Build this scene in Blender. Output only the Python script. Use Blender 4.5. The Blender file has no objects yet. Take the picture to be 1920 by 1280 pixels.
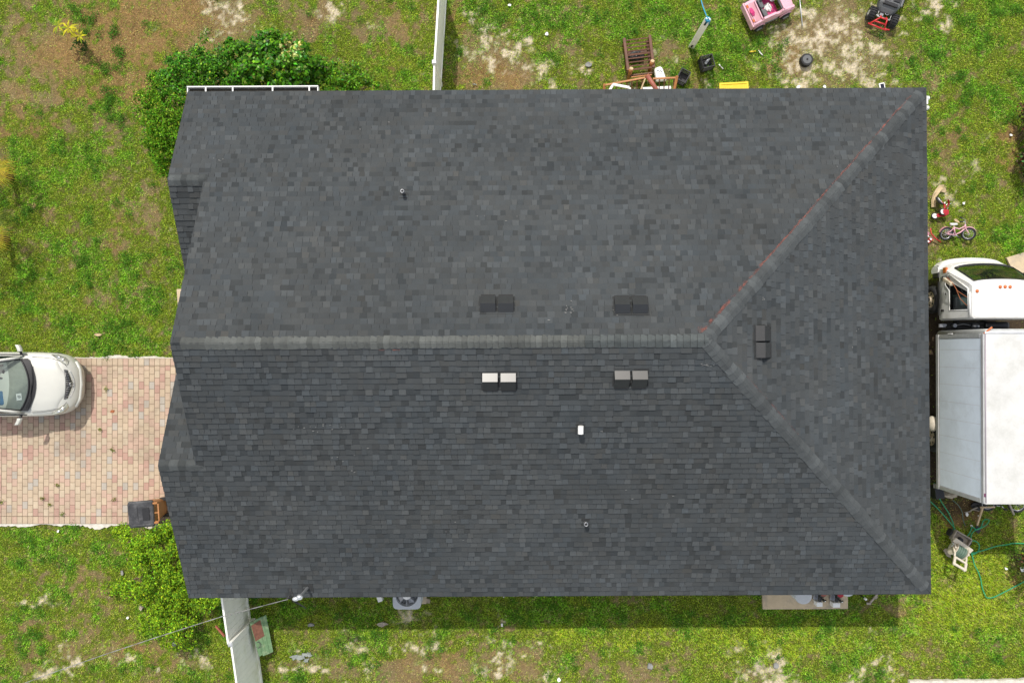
import bpy, math, random
import numpy as np
from mathutils import Vector, Matrix

R = math.radians
rnd = random.Random(11)
rng = np.random.default_rng(5)
scn = bpy.context.scene
col = scn.collection

# ------------------------------------------------------------------ camera
H, F, TH = 22.6, 1450.0, 0.0073          # metres above the lawn, focal length in photo pixels, tilt
cam_d = bpy.data.cameras.new('camera')
cam_d.sensor_width = 36.0
cam_d.sensor_fit = 'HORIZONTAL'
cam_d.lens = 36.0 * F / 1920.0
cam_d.clip_start = 0.1
cam_d.clip_end = 3000.0
cam = bpy.data.objects.new('camera', cam_d)
cam.location = (0, 0, H)
cam.rotation_euler = (TH, 0, 0)
col.objects.link(cam)
scn.camera = cam

# ------------------------------------------------------------------ sky, sun, exposure
SUN = Vector((-0.196, 0.66, 1.0)).normalized()
world = bpy.data.worlds.new('World')
scn.world = world
world.use_nodes = True
wn = world.node_tree
sky = wn.nodes.new('ShaderNodeTexSky')
sky.sky_type = 'NISHITA'
sky.sun_disc = False
sky.sun_elevation = math.asin(SUN.z)
sky.sun_rotation = math.atan2(SUN.x, SUN.y)
sky.air_density = 1.3
sky.dust_density = 6.0
sky.ozone_density = 0.4
bg = wn.nodes['Background']
bg.inputs['Strength'].default_value = 0.15
# cloud noise added over the clear sky for a whiter fill light
w_tc = wn.nodes.new('ShaderNodeTexCoord')
w_n = wn.nodes.new('ShaderNodeTexNoise')
w_n.inputs['Scale'].default_value = 2.2
w_n.inputs['Detail'].default_value = 6
w_r = wn.nodes.new('ShaderNodeMapRange')
w_r.inputs['From Min'].default_value = 0.40
w_r.inputs['From Max'].default_value = 0.58
w_m = wn.nodes.new('ShaderNodeMix')
w_m.data_type = 'RGBA'
w_m.inputs['B'].default_value = (3.6, 3.75, 3.95, 1)
wn.links.new(w_tc.outputs['Generated'], w_n.inputs['Vector'])
wn.links.new(w_n.outputs['Fac'], w_r.inputs['Value'])
# bright band low round the horizon, added to light shaded upright faces
w_s = wn.nodes.new('ShaderNodeSeparateXYZ')
w_h = wn.nodes.new('ShaderNodeMapRange')
w_h.interpolation_type = 'SMOOTHSTEP'
w_h.inputs['From Min'].default_value = 0.55
w_h.inputs['From Max'].default_value = 0.10
w_c = wn.nodes.new('ShaderNodeMix')
w_c.data_type = 'RGBA'
w_c.inputs['A'].default_value = (3.6, 3.75, 3.95, 1)
w_c.inputs['B'].default_value = (9.5, 9.7, 9.9, 1)
w_a = wn.nodes.new('ShaderNodeMath')
w_a.operation = 'MAXIMUM'
w_k = wn.nodes.new('ShaderNodeMath')
w_k.operation = 'MULTIPLY'
w_k.inputs[1].default_value = 0.85
wn.links.new(w_tc.outputs['Generated'], w_s.inputs[0])
wn.links.new(w_s.outputs['Z'], w_h.inputs['Value'])
wn.links.new(w_h.outputs['Result'], w_c.inputs['Factor'])
wn.links.new(w_h.outputs['Result'], w_k.inputs[0])
wn.links.new(w_r.outputs['Result'], w_a.inputs[0])
wn.links.new(w_k.outputs[0], w_a.inputs[1])
wn.links.new(w_c.outputs['Result'], w_m.inputs['B'])
wn.links.new(w_a.outputs[0], w_m.inputs['Factor'])
wn.links.new(sky.outputs['Color'], w_m.inputs['A'])
wn.links.new(w_m.outputs['Result'], bg.inputs['Color'])
sun_d = bpy.data.lights.new('sun', 'SUN')
sun_d.energy = 3.0
sun_d.angle = R(0.7)
sun_d.color = (1.0, 0.955, 0.88)
sun = bpy.data.objects.new('sun', sun_d)
sun.rotation_euler = SUN.to_track_quat('Z', 'Y').to_euler()
col.objects.link(sun)
scn.view_settings.view_transform = 'Standard'
scn.view_settings.look = 'None'
scn.view_settings.exposure = 0.24
scn.view_settings.gamma = 1.0
scn.cycles.max_bounces = 8
scn.cycles.transparent_max_bounces = 12


def P(px, py, z=0.0):
    """world point at height z seen at photo pixel px, py"""
    u, v = (px - 960) / F, (640 - py) / F
    c, s = math.cos(TH), math.sin(TH)
    d = (u, v * c + s, v * s - c)
    k = (z - H) / d[2]
    return Vector((d[0] * k, d[1] * k, z))


# ------------------------------------------------------------------ materials
def nd(nt, t, **kw):
    n = nt.nodes.new(t)
    for k, v in kw.items():
        setattr(n, k, v)
    return n


def mat(name, rgb=None, rough=0.6, metal=0.0, var=0.12, vs=6.0, bump=0.0, bs=60.0, spec=0.5,
        attr=None, coat=0.0, fine=0.0, fs=150.0, trans=0.0, stain=None, stain_s=2.0, stain_t=0.55):
    m = bpy.data.materials.new(name)
    m.use_nodes = True
    nt = m.node_tree
    b = nt.nodes['Principled BSDF']
    b.inputs['Roughness'].default_value = rough
    b.inputs['Metallic'].default_value = metal
    b.inputs['Specular IOR Level'].default_value = spec
    if coat:
        b.inputs['Coat Weight'].default_value = coat
        b.inputs['Coat Roughness'].default_value = 0.06
    tc = nd(nt, 'ShaderNodeTexCoord')
    if attr:
        a = nd(nt, 'ShaderNodeAttribute', attribute_name=attr)
        base = a.outputs['Color']
    else:
        c = nd(nt, 'ShaderNodeRGB')
        c.outputs[0].default_value = (*rgb, 1)
        base = c.outputs[0]
    if stain:
        ns = nd(nt, 'ShaderNodeTexNoise')
        ns.inputs['Scale'].default_value = stain_s
        ns.inputs['Detail'].default_value = 7
        ns.inputs['Roughness'].default_value = 0.65
        nt.links.new(tc.outputs['Object'], ns.inputs['Vector'])
        rp = nd(nt, 'ShaderNodeMapRange')
        rp.inputs['From Min'].default_value = stain_t - 0.08
        rp.inputs['From Max'].default_value = stain_t + 0.15
        nt.links.new(ns.outputs['Fac'], rp.inputs['Value'])
        mx = nd(nt, 'ShaderNodeMix', data_type='RGBA')
        nt.links.new(rp.outputs['Result'], mx.inputs['Factor'])
        nt.links.new(base, mx.inputs['A'])
        mx.inputs['B'].default_value = (*stain, 1)
        base = mx.outputs['Result']
    for amp, sc_ in ((var, vs), (fine, fs)):
        if amp:
            n = nd(nt, 'ShaderNodeTexNoise')
            n.inputs['Scale'].default_value = sc_
            n.inputs['Detail'].default_value = 5
            n.inputs['Roughness'].default_value = 0.6
            nt.links.new(tc.outputs['Object'], n.inputs['Vector'])
            r = nd(nt, 'ShaderNodeMapRange')
            r.inputs['From Min'].default_value = 0.25
            r.inputs['From Max'].default_value = 0.75
            r.inputs['To Min'].default_value = 1 - amp
            r.inputs['To Max'].default_value = 1 + amp
            nt.links.new(n.outputs['Fac'], r.inputs['Value'])
            v = nd(nt, 'ShaderNodeVectorMath', operation='SCALE')
            nt.links.new(base, v.inputs[0])
            nt.links.new(r.outputs['Result'], v.inputs['Scale'])
            base = v.outputs[0]
    nt.links.new(base, b.inputs['Base Color'])
    if bump:
        n = nd(nt, 'ShaderNodeTexNoise')
        n.inputs['Scale'].default_value = bs
        n.inputs['Detail'].default_value = 4
        nt.links.new(tc.outputs['Object'], n.inputs['Vector'])
        bp = nd(nt, 'ShaderNodeBump')
        bp.inputs['Strength'].default_value = bump
        bp.inputs['Distance'].default_value = 0.01
        nt.links.new(n.outputs['Fac'], bp.inputs['Height'])
        nt.links.new(bp.outputs['Normal'], b.inputs['Normal'])
    if trans:
        t = nd(nt, 'ShaderNodeBsdfTranslucent')
        nt.links.new(base, t.inputs['Color'])
        mx = nd(nt, 'ShaderNodeMixShader')
        mx.inputs[0].default_value = trans
        nt.links.new(b.outputs[0], mx.inputs[1])
        nt.links.new(t.outputs[0], mx.inputs[2])
        nt.links.new(mx.outputs[0], nt.nodes['Material Output'].inputs['Surface'])
    return m


def glass(name, tint, refl=0.12, rough=0.03):
    m = bpy.data.materials.new(name)
    m.use_nodes = True
    nt = m.node_tree
    nt.nodes.remove(nt.nodes['Principled BSDF'])
    t = nd(nt, 'ShaderNodeBsdfTransparent')
    t.inputs['Color'].default_value = (*tint, 1)
    g = nd(nt, 'ShaderNodeBsdfGlossy')
    g.inputs['Roughness'].default_value = rough
    mx = nd(nt, 'ShaderNodeMixShader')
    fr = nd(nt, 'ShaderNodeLayerWeight')
    fr.inputs['Blend'].default_value = 0.25
    ad = nd(nt, 'ShaderNodeMath', operation='MULTIPLY_ADD')
    ad.inputs[2].default_value = refl
    ad.inputs[1].default_value = 0.45
    ad.use_clamp = True
    nt.links.new(fr.outputs['Fresnel'], ad.inputs[0])
    nt.links.new(ad.outputs[0], mx.inputs[0])
    nt.links.new(t.outputs[0], mx.inputs[1])
    nt.links.new(g.outputs[0], mx.inputs[2])
    nt.links.new(mx.outputs[0], nt.nodes['Material Output'].inputs['Surface'])
    return m


M = dict(
    shingle=mat('shingle', attr='Col', rough=0.93, var=0.10, vs=1.1, fine=0.20, fs=120, spec=0.12, bump=0.35, bs=220),
    cap=mat('cap_shingle', attr='Col', rough=0.93, var=0.14, vs=8, fine=0.22, fs=110, spec=0.12, bump=0.4, bs=200),
    deck=mat('roof_edge', (0.04, 0.042, 0.043), 0.95, spec=0.1),
    stucco=mat('stucco', (0.62, 0.58, 0.50), 0.9, bump=0.4, bs=80),
    white_trim=mat('white_trim', (0.78, 0.78, 0.76), 0.45, var=0.06),
    vent=mat('vent_paint', (0.030, 0.032, 0.034), 0.45, metal=0.0, var=0.10, vs=20, spec=0.25),
    vent_top=mat('vent_top_paint', (0.012, 0.013, 0.014), 0.36, metal=0.0, var=0.12, vs=14, spec=0.9),
    dark=mat('dark_void', (0.012, 0.012, 0.013), 0.8, var=0.0),
    pvc=mat('white_pvc', (0.8, 0.8, 0.78), 0.4, var=0.05),
    lead=mat('grey_metal', (0.38, 0.39, 0.41), 0.38, metal=0.8),
    galv=mat('galvanised', (0.62, 0.64, 0.66), 0.32, metal=0.75, var=0.15),
    black=mat('black_plastic', (0.018, 0.018, 0.02), 0.42, var=0.2),
    blackrub=mat('black_rubber', (0.02, 0.02, 0.022), 0.75, var=0.25, vs=20),
    paver=mat('paver', attr='Col', rough=0.9, var=0.13, vs=1.2, stain=(0.30, 0.235, 0.175), stain_s=0.9, stain_t=0.61, fine=0.16, fs=90, spec=0.15, bump=0.3, bs=150),
    joint=mat('joint_sand', (0.14, 0.10, 0.065), 0.95, fine=0.3, fs=80),
    concrete=mat('concrete', (0.56, 0.45, 0.30), 0.9, var=0.16, vs=3, fine=0.12, bump=0.3, stain=(0.26, 0.23, 0.19), stain_s=1.6),
    kerb=mat('white_concrete', (0.60, 0.56, 0.49), 0.9, var=0.25, vs=9, fine=0.15, bump=0.4),
    grass=mat('grass', attr='Col', rough=0.7, var=0.0, spec=0.06, trans=0.30),
    leaf=mat('leaf', attr='Col', rough=0.38, var=0.0, spec=0.13, trans=0.2),
    leafm=mat('leaf_matt', attr='Col', rough=0.6, var=0.0, spec=0.05, trans=0.26),
    bark=mat('bark', (0.16, 0.11, 0.07), 0.9, var=0.3, bump=0.5),
    vinyl=mat('vinyl', (0.92, 0.92, 0.87), 0.4, var=0.05, vs=2, stain=(0.66, 0.67, 0.50), stain_s=1.3, stain_t=0.60),
    silver=mat('silver_paint', (0.57, 0.57, 0.525), 0.45, metal=0.12, var=0.02, coat=0.35, spec=0.5),
    chrome=mat('chrome', (0.8, 0.8, 0.8), 0.12, metal=1.0, var=0.0),
    lamp=mat('headlight', (0.52, 0.52, 0.45), 0.15, metal=0.5, var=0.25, vs=14, coat=0.6),
    amber=mat('amber_lens', (0.55, 0.14, 0.03), 0.25, var=0.1, coat=0.5),
    dash=mat('dashboard', (0.28, 0.29, 0.25), 0.7, var=0.15, vs=8),
    seat=mat('grey_seat', (0.30, 0.31, 0.28), 0.8, var=0.2, vs=8),
    paper=mat('paper', (0.84, 0.83, 0.80), 0.8, var=0.03),
    ink=mat('ink', (0.06, 0.06, 0.07), 0.7, var=0.0),
    bluebag=mat('blue_bag', (0.06, 0.16, 0.30), 0.6, var=0.3, vs=10),
    truckw=mat('truck_white', (0.74, 0.74, 0.725), 0.35, var=0.04, coat=0.25, stain=(0.60, 0.585, 0.55), stain_s=2.2, stain_t=0.62),
    boxroof=mat('box_roof', (0.60, 0.60, 0.585), 0.55, var=0.08, vs=1.4, fine=0.05, fs=20, stain=(0.50, 0.50, 0.475), stain_s=1.6, stain_t=0.5),
    boxside=mat('box_side', (0.79, 0.88, 0.97), 0.45, var=0.07, vs=2.0, stain=(0.64, 0.71, 0.77), stain_s=1.1, stain_t=0.62),
    alu=mat('aluminium', (0.60, 0.61, 0.62), 0.42, metal=0.5, var=0.12),
    rust=mat('rust', (0.30, 0.10, 0.04), 0.8, var=0.3),
    rim=mat('cream_rim', (0.55, 0.48, 0.36), 0.6, var=0.25, vs=12, stain=(0.25, 0.15, 0.08), stain_s=9, stain_t=0.58),
    chassis=mat('chassis', (0.03, 0.03, 0.03), 0.7, var=0.3),
    binbrown=mat('bin_brown', (0.30, 0.135, 0.045), 0.5, var=0.15),
    binblack=mat('bin_lid', (0.035, 0.036, 0.04), 0.45, var=0.3, vs=8, stain=(0.10, 0.10, 0.105), stain_s=5, stain_t=0.55),
    wood=mat('stained_wood', (0.115, 0.043, 0.020), 0.5, var=0.35, vs=12),
    woodend=mat('orange_wood', (0.42, 0.18, 0.06), 0.5, var=0.25, vs=12),
    woodlight=mat('bare_wood', (0.50, 0.37, 0.22), 0.8, var=0.25, vs=10),
    woodgrey=mat('weathered_wood', (0.33, 0.29, 0.24), 0.9, var=0.3, vs=10),
    redwood=mat('red_brown_wood', (0.30, 0.09, 0.06), 0.55, var=0.2),
    pink=mat('pink_plastic', (0.74, 0.42, 0.50), 0.42, var=0.08),
    pinkdk=mat('faded_pink', (0.55, 0.27, 0.32), 0.5, var=0.15),
    magenta=mat('magenta_plastic', (0.55, 0.04, 0.18), 0.45, var=0.2),
    greypl=mat('grey_plastic', (0.11, 0.115, 0.12), 0.5, var=0.2),
    redpl=mat('red_plastic', (0.55, 0.025, 0.03), 0.4, var=0.15),
    redpaint=mat('red_paint', (0.42, 0.02, 0.03), 0.35, var=0.2),
    yellow=mat('yellow_plastic', (0.72, 0.55, 0.03), 0.45, var=0.08),
    cardboard=mat('cardboard', (0.52, 0.40, 0.24), 0.9, var=0.2, vs=9),
    bluerope=mat('blue_rope', (0.03, 0.30, 0.50), 0.7, var=0.15),
    hose=mat('green_hose', (0.015, 0.30, 0.13), 0.38, var=0.2, vs=15),
    hosedk=mat('dark_hose', (0.10, 0.16, 0.12), 0.5, var=0.3),
    beigepl=mat('beige_plastic', (0.60, 0.54, 0.44), 0.5, var=0.1),
    acgrey=mat('unit_grey', (0.46, 0.49, 0.52), 0.5, var=0.06),
    foil=mat('foil', (0.24, 0.265, 0.245), 0.6, var=0.4, vs=14),
    tank=mat('pale_tank', (0.52, 0.54, 0.56), 0.5, var=0.06),
    greenboard=mat('green_board', (0.16, 0.28, 0.14), 0.75, var=0.25, vs=10, stain=(0.30, 0.36, 0.22), stain_s=5, stain_t=0.55),
    redpatch=mat('rust_patch', (0.20, 0.085, 0.055), 0.85, var=0.35, vs=14),
    rock=mat('rock', (0.40, 0.34, 0.26), 0.95, var=0.3, vs=8, bump=0.6, bs=30),
    rockgrey=mat('grey_rock', (0.24, 0.24, 0.23), 0.95, var=0.3, vs=8, bump=0.6, bs=30),
    cable=mat('cable', (0.22, 0.22, 0.215), 0.6, var=0.6, vs=2.5),
    solar=mat('solar_cell', (0.012, 0.014, 0.03), 0.2, var=0.1),
    cglass=glass('windshield_glass', (0.82, 0.89, 0.86), 0.10),
    tglass=glass('truck_glass', (0.35, 0.52, 0.46), 0.0),
    dglass=glass('dark_glass', (0.12, 0.15, 0.15), 0.06),
)

# red chalk on the shingles, broken up by noise
mc = bpy.data.materials.new('red_chalk')
mc.use_nodes = True
_nt = mc.node_tree
_b = _nt.nodes['Principled BSDF']
_b.inputs['Base Color'].default_value = (0.26, 0.085, 0.065, 1)
_b.inputs['Roughness'].default_value = 0.95
_tc = nd(_nt, 'ShaderNodeTexCoord')
_n = nd(_nt, 'ShaderNodeTexNoise')
_n.inputs['Scale'].default_value = 3.5
_n.inputs['Detail'].default_value = 8
_n.inputs['Roughness'].default_value = 0.75
_nt.links.new(_tc.outputs['Object'], _n.inputs['Vector'])
_r = nd(_nt, 'ShaderNodeMapRange')
_r.inputs['From Min'].default_value = 0.42
_r.inputs['From Max'].default_value = 0.66
_r.inputs['To Max'].default_value = 0.85
_nt.links.new(_n.outputs['Fac'], _r.inputs['Value'])
_nt.links.new(_r.outputs['Result'], _b.inputs['Alpha'])
M['chalk'] = mc


# ------------------------------------------------------------------ mesh helpers
class MB:
    def __init__(self, mtx=None):
        self.v, self.f, self.s, self.c = [], [], [], []
        self.M = mtx or Matrix.Identity(4)

    def add(self, vs, fs, smooth=False, c=None):
        o = len(self.v)
        self.v += [tuple(self.M @ Vector(p)) for p in vs]
        for f in fs:
            self.f.append([o + i for i in f])
            self.s.append(smooth)
            self.c.append(c or (1, 1, 1))
        return self

    def box(self, c, s, rot=None, taper=1.0, col=None):
        x, y, z = s[0] / 2, s[1] / 2, s[2] / 2
        t = taper
        vs = [(-x, -y, -z), (x, -y, -z), (x, y, -z), (-x, y, -z), (-x * t, -y * t, z), (x * t, -y * t, z), (x * t, y * t, z), (-x * t, y * t, z)]
        m = Matrix.Translation(Vector(c))
        if rot is not None:
            m = m @ (rot if isinstance(rot, Matrix) else Matrix.Rotation(rot, 4, 'Z'))
        return self.add([m @ Vector(p) for p in vs], [(3, 2, 1, 0), (4, 5, 6, 7), (0, 1, 5, 4), (1, 2, 6, 5), (2, 3, 7, 6), (3, 0, 4, 7)], c=col)

    def bar(self, a, b, w, h, up=(0, 0, 1)):
        a, b = Vector(a), Vector(b)
        d = (b - a)
        L = d.length
        d.normalize()
        u = Vector(up)
        s = d.cross(u)
        if s.length < 1e-4:
            s = d.cross(Vector((1, 0, 0)))
        s.normalize()
        u = s.cross(d)
        m = Matrix((( *d, 0), (*s, 0), (*u, 0), (0, 0, 0, 1))).transposed()
        m.translation = (a + b) / 2
        return self.box((0, 0, 0), (L, w, h), rot=m) if False else self._boxm(m, (L, w, h))

    def _boxm(self, m, s):
        x, y, z = s[0] / 2, s[1] / 2, s[2] / 2
        vs = [(-x, -y, -z), (x, -y, -z), (x, y, -z), (-x, y, -z), (-x, -y, z), (x, -y, z), (x, y, z), (-x, y, z)]
        return self.add([m @ Vector(p) for p in vs], [(3, 2, 1, 0), (4, 5, 6, 7), (0, 1, 5, 4), (1, 2, 6, 5), (2, 3, 7, 6), (3, 0, 4, 7)])

    def tube(self, pts, r, n=8, closed=False, cap=True):
        pts = [Vector(p) for p in pts]
        k = len(pts)
        rs = r if isinstance(r, (list, tuple)) else [r] * k
        vs, fs = [], []
        ref = Vector((0.13, 0.21, 1)).normalized()
        for i, p in enumerate(pts):
            if closed:
                d = pts[(i + 1) % k] - pts[i - 1]
            else:
                d = pts[min(i + 1, k - 1)] - pts[max(i - 1, 0)]
            d.normalize()
            a = d.cross(ref)
            if a.length < 0.05:
                a = d.cross(Vector((1, 0, 0)))
            a.normalize()
            b = d.cross(a)
            for j in range(n):
                t = 2 * math.pi * j / n
                vs.append(p + (a * math.cos(t) + b * math.sin(t)) * rs[i])
        for i in range(k if closed else k - 1):
            i2 = (i + 1) % k
            for j in range(n):
                fs.append((i * n + j, i * n + (j + 1) % n, i2 * n + (j + 1) % n, i2 * n + j))
        if cap and not closed:
            fs.append(tuple(range(n))[::-1])
            fs.append(tuple((k - 1) * n + j for j in range(n)))
        return self.add(vs, fs, True)

    def cyl(self, a, b, r0, r1=None, n=18):
        r1 = r0 if r1 is None else r1
        a, b = Vector(a), Vector(b)
        d = (b - a).normalized()
        u = d.cross(Vector((0, 0, 1)))
        if u.length < 1e-3:
            u = Vector((1, 0, 0))
        u.normalize()
        w = d.cross(u)
        vs = []
        for p, r in ((a, r0), (b, r1)):
            for j in range(n):
                t = 2 * math.pi * j / n
                vs.append(p + (u * math.cos(t) + w * math.sin(t)) * r)
        self.add(vs, [(j, (j + 1) % n, n + (j + 1) % n, n + j) for j in range(n)], True)
        self.add(vs[:n], [tuple(range(n))[::-1]])
        return self.add(vs[n:], [tuple(range(n))])

    def torus(self, c, axis, R_, r, n=28, m=8, sx=1.0):
        ax = Vector(axis).normalized()
        u = ax.cross(Vector((0, 0, 1)))
        if u.length < 1e-3:
            u = Vector((1, 0, 0))
        u.normalize()
        w = ax.cross(u)
        vs, fs = [], []
        for i in range(n):
            t = 2 * math.pi * i / n
            rd = u * math.cos(t) + w * math.sin(t)
            for j in range(m):
                q = 2 * math.pi * j / m
                vs.append(Vector(c) + rd * (R_ + r * math.cos(q)) + ax * r * sx * math.sin(q))
        for i in range(n):
            for j in range(m):
                fs.append((i * m + j, ((i + 1) % n) * m + j, ((i + 1) % n) * m + (j + 1) % m, i * m + (j + 1) % m))
        return self.add(vs, fs, True)

    def ell(self, c, r, n=14, m=9, jit=0.0):
        vs, fs = [], []
        c = Vector(c)
        for i in range(m + 1):
            ph = math.pi * i / m
            for j in range(n):
                t = 2 * math.pi * j / n
                k = 1 + rnd.uniform(-jit, jit)
                vs.append(c + Vector((r[0] * math.sin(ph) * math.cos(t) * k, r[1] * math.sin(ph) * math.sin(t) * k, r[2] * math.cos(ph) * k)))
        for i in range(m):
            for j in range(n):
                fs.append((i * n + j, (i + 1) * n + j, (i + 1) * n + (j + 1) % n, i * n + (j + 1) % n))
        return self.add(vs, fs, jit == 0.0)

    def prism(self, poly, z0, z1, c=None):
        n = len(poly)
        vs = [(x, y, z0) for x, y in poly] + [(x, y, z1) for x, y in poly]
        fs = [tuple(range(n))[::-1], tuple(range(n, 2 * n))] + [(i, (i + 1) % n, n + (i + 1) % n, n + i) for i in range(n)]
        return self.add(vs, fs, c=c)

    def slab(self, poly3, nrm, t):
        """3D polygon given thickness t along -nrm"""
        n = len(poly3)
        nv = Vector(nrm).normalized() * t
        vs = [Vector(p) for p in poly3] + [Vector(p) - nv for p in poly3]
        fs = [tuple(range(n)), tuple(range(n, 2 * n))[::-1]] + [(i, n + i, n + (i + 1) % n, (i + 1) % n) for i in range(n)]
        return self.add(vs, fs)

    def loft(self, secs, smooth=True, closed=True, caps=True):
        k, n = len(secs), len(secs[0])
        vs = [p for s in secs for p in s]
        fs = []
        for i in range(k - 1):
            for j in range(n if closed else n - 1):
                fs.append((i * n + j, i * n + (j + 1) % n, (i + 1) * n + (j + 1) % n, (i + 1) * n + j))
        if caps and closed:
            fs.append(tuple(range(n))[::-1])
            fs.append(tuple((k - 1) * n + j for j in range(n)))
        return self.add(vs, fs, smooth)

    def build(self, name, m, parent=None, bevel=0.0, sub=0, colors=False, autosm=False):
        me = bpy.data.meshes.new(name)
        me.from_pydata(self.v, [], self.f)
        me.polygons.foreach_set('use_smooth', self.s)
        if colors:
            a = me.color_attributes.new('Col', 'FLOAT_COLOR', 'CORNER')
            arr = np.ones((len(me.loops), 4), dtype=np.float32)
            cs = np.array(self.c, dtype=np.float32)
            lens = np.array([len(f) for f in self.f])
            arr[:, :3] = np.repeat(cs, lens, axis=0)
            a.data.foreach_set('color', arr.ravel())
        me.materials.append(m if not isinstance(m, str) else M[m])
        me.update()
        o = bpy.data.objects.new(name, me)
        col.objects.link(o)
        if parent is not None:
            o.parent = parent
        if bevel:
            bm = o.modifiers.new('bevel', 'BEVEL')
            bm.width = bevel
            bm.segments = 2
            bm.limit_method = 'ANGLE'
            bm.angle_limit = R(35)
        if sub:
            sm = o.modifiers.new('sub', 'SUBSURF')
            sm.levels = sub
            sm.render_levels = sub
        return o


def tag(o, label, cat, group=None):
    o['label'] = label
    o['category'] = cat
    if group:
        o['group'] = group
    return o


def thing(name, label, cat, loc=(0, 0, 0), rz=0.0, group=None, rot=None):
    o = bpy.data.objects.new(name, None)
    o.empty_display_size = 0.2
    o.location = loc
    o.rotation_euler = rot if rot is not None else (0, 0, rz)
    col.objects.link(o)
    return tag(o, label, cat, group)


def structure(o):
    o['kind'] = 'structure'
    return o


def np_mesh(name, V, Fc, C, m, parent=None):
    V = np.asarray(V, dtype=np.float32)
    Fc = np.asarray(Fc, dtype=np.int32)
    me = bpy.data.meshes.new(name)
    nf, k = Fc.shape
    me.vertices.add(len(V))
    me.vertices.foreach_set('co', V.ravel())
    me.loops.add(nf * k)
    me.loops.foreach_set('vertex_index', Fc.ravel())
    me.polygons.add(nf)
    me.polygons.foreach_set('loop_start', np.arange(0, nf * k, k, dtype=np.int32))
    me.update(calc_edges=True)
    a = me.color_attributes.new('Col', 'FLOAT_COLOR', 'POINT')
    arr = np.ones((len(V), 4), dtype=np.float32)
    arr[:, :3] = C
    a.data.foreach_set('color', arr.ravel())
    me.materials.append(M[m])
    o = bpy.data.objects.new(name, me)
    col.objects.link(o)
    if parent is not None:
        o.parent = parent
    return o


# ------------------------------------------------------------------ noise fields for the lawn
def _h(ix, iy, seed):
    n = (ix * 374761393 + iy * 668265263 + seed * 974711) & 0xFFFFFFFF
    n = ((n ^ (n >> 13)) * 1274126177) & 0xFFFFFFFF
    return ((n ^ (n >> 16)) & 0xFFFF) / 65535.0


def vnoise(x, y, seed):
    ix, iy = np.floor(x).astype(np.int64), np.floor(y).astype(np.int64)
    fx, fy = x - ix, y - iy
    fx = fx * fx * (3 - 2 * fx)
    fy = fy * fy * (3 - 2 * fy)
    a, b = _h(ix, iy, seed), _h(ix + 1, iy, seed)
    c, d = _h(ix, iy + 1, seed), _h(ix + 1, iy + 1, seed)
    return (a * (1 - fx) + b * fx) * (1 - fy) + (c * (1 - fx) + d * fx) * fy


def fbm(x, y, sc_, seed, octv=4, gain=0.55):
    t, amp, s = 0, 1.0, 0
    x, y = x * sc_, y * sc_
    for o in range(octv):
        t = t + amp * vnoise(x, y, seed + o * 17)
        s += amp
        amp *= gain
        x, y = x * 2.03 + 5.1, y * 2.03 + 1.7
    return t / s


def ss(a, b, x):
    t = np.clip((x - a) / (b - a), 0, 1)
    return t * t * (3 - 2 * t)


# patches read off the photo: pixel centre, pixel radii, strength
SAND = [(420, 30, 45, 55, 0.8), (395, 5, 30, 30, 0.7), (612, 25, 30, 22, 0.7), (700, 45, 25, 18, 0.4), (925, 95, 60, 45, 0.8), (985, 130, 45, 30, 0.75), (895, 60, 25, 40, 0.6),
        (1090, 120, 40, 25, 0.5), (1560, 60, 95, 55, 0.95), (1600, 110, 80, 50, 0.85), (1490, 120, 60, 45, 0.8), (1540, 160, 60, 25, 0.7), (1470, 60, 40, 40, 0.75), (1750, 20, 40, 30, 0.6),
        (1690, 70, 30, 20, 0.35), (790, 1205, 35, 16, 0.68), (785, 1240, 30, 25, 0.6), (930, 1245, 45, 22, 0.64), (985, 1230, 40, 18, 0.48), (735, 1265, 45, 20, 0.52), (655, 1210, 30, 20, 0.48),
        (570, 1250, 40, 30, 0.56), (630, 1270, 40, 25, 0.52), (910, 1205, 40, 12, 0.44), (945, 1175, 12, 14, 0.64), (1420, 1260, 55, 30, 0.76), (1460, 1235, 30, 20, 0.6), (1540, 1275, 90, 9, 0.72),
        (1665, 1245, 25, 20, 0.48), (1610, 1250, 25, 15, 0.4), (1690, 1265, 40, 14, 0.48), (1640, 1180, 30, 18, 0.28), (770, 1155, 28, 12, 0.48), (60, 1130, 50, 15, 0.5), (125, 1232, 25, 14, 0.6),
        (340, 1232, 16, 18, 0.7), (365, 1255, 35, 16, 0.6), (300, 1262, 30, 12, 0.4), (80, 1262, 40, 14, 0.5), (200, 1222, 20, 10, 0.5), (235, 1232, 12, 10, 0.5), (330, 550, 8, 30, 0.3), (1765, 370, 20, 35, 0.35),
        (1800, 330, 30, 20, 0.35), (1748, 470, 14, 40, 0.35), (1180, 165, 40, 20, 0.35), (1300, 160, 70, 20, 0.45), (1250, 110, 40, 25, 0.3), (1010, 1260, 60, 20, 0.32), (1180, 1262, 60, 16, 0.24), (850, 1262, 50, 18, 0.4)]
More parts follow.
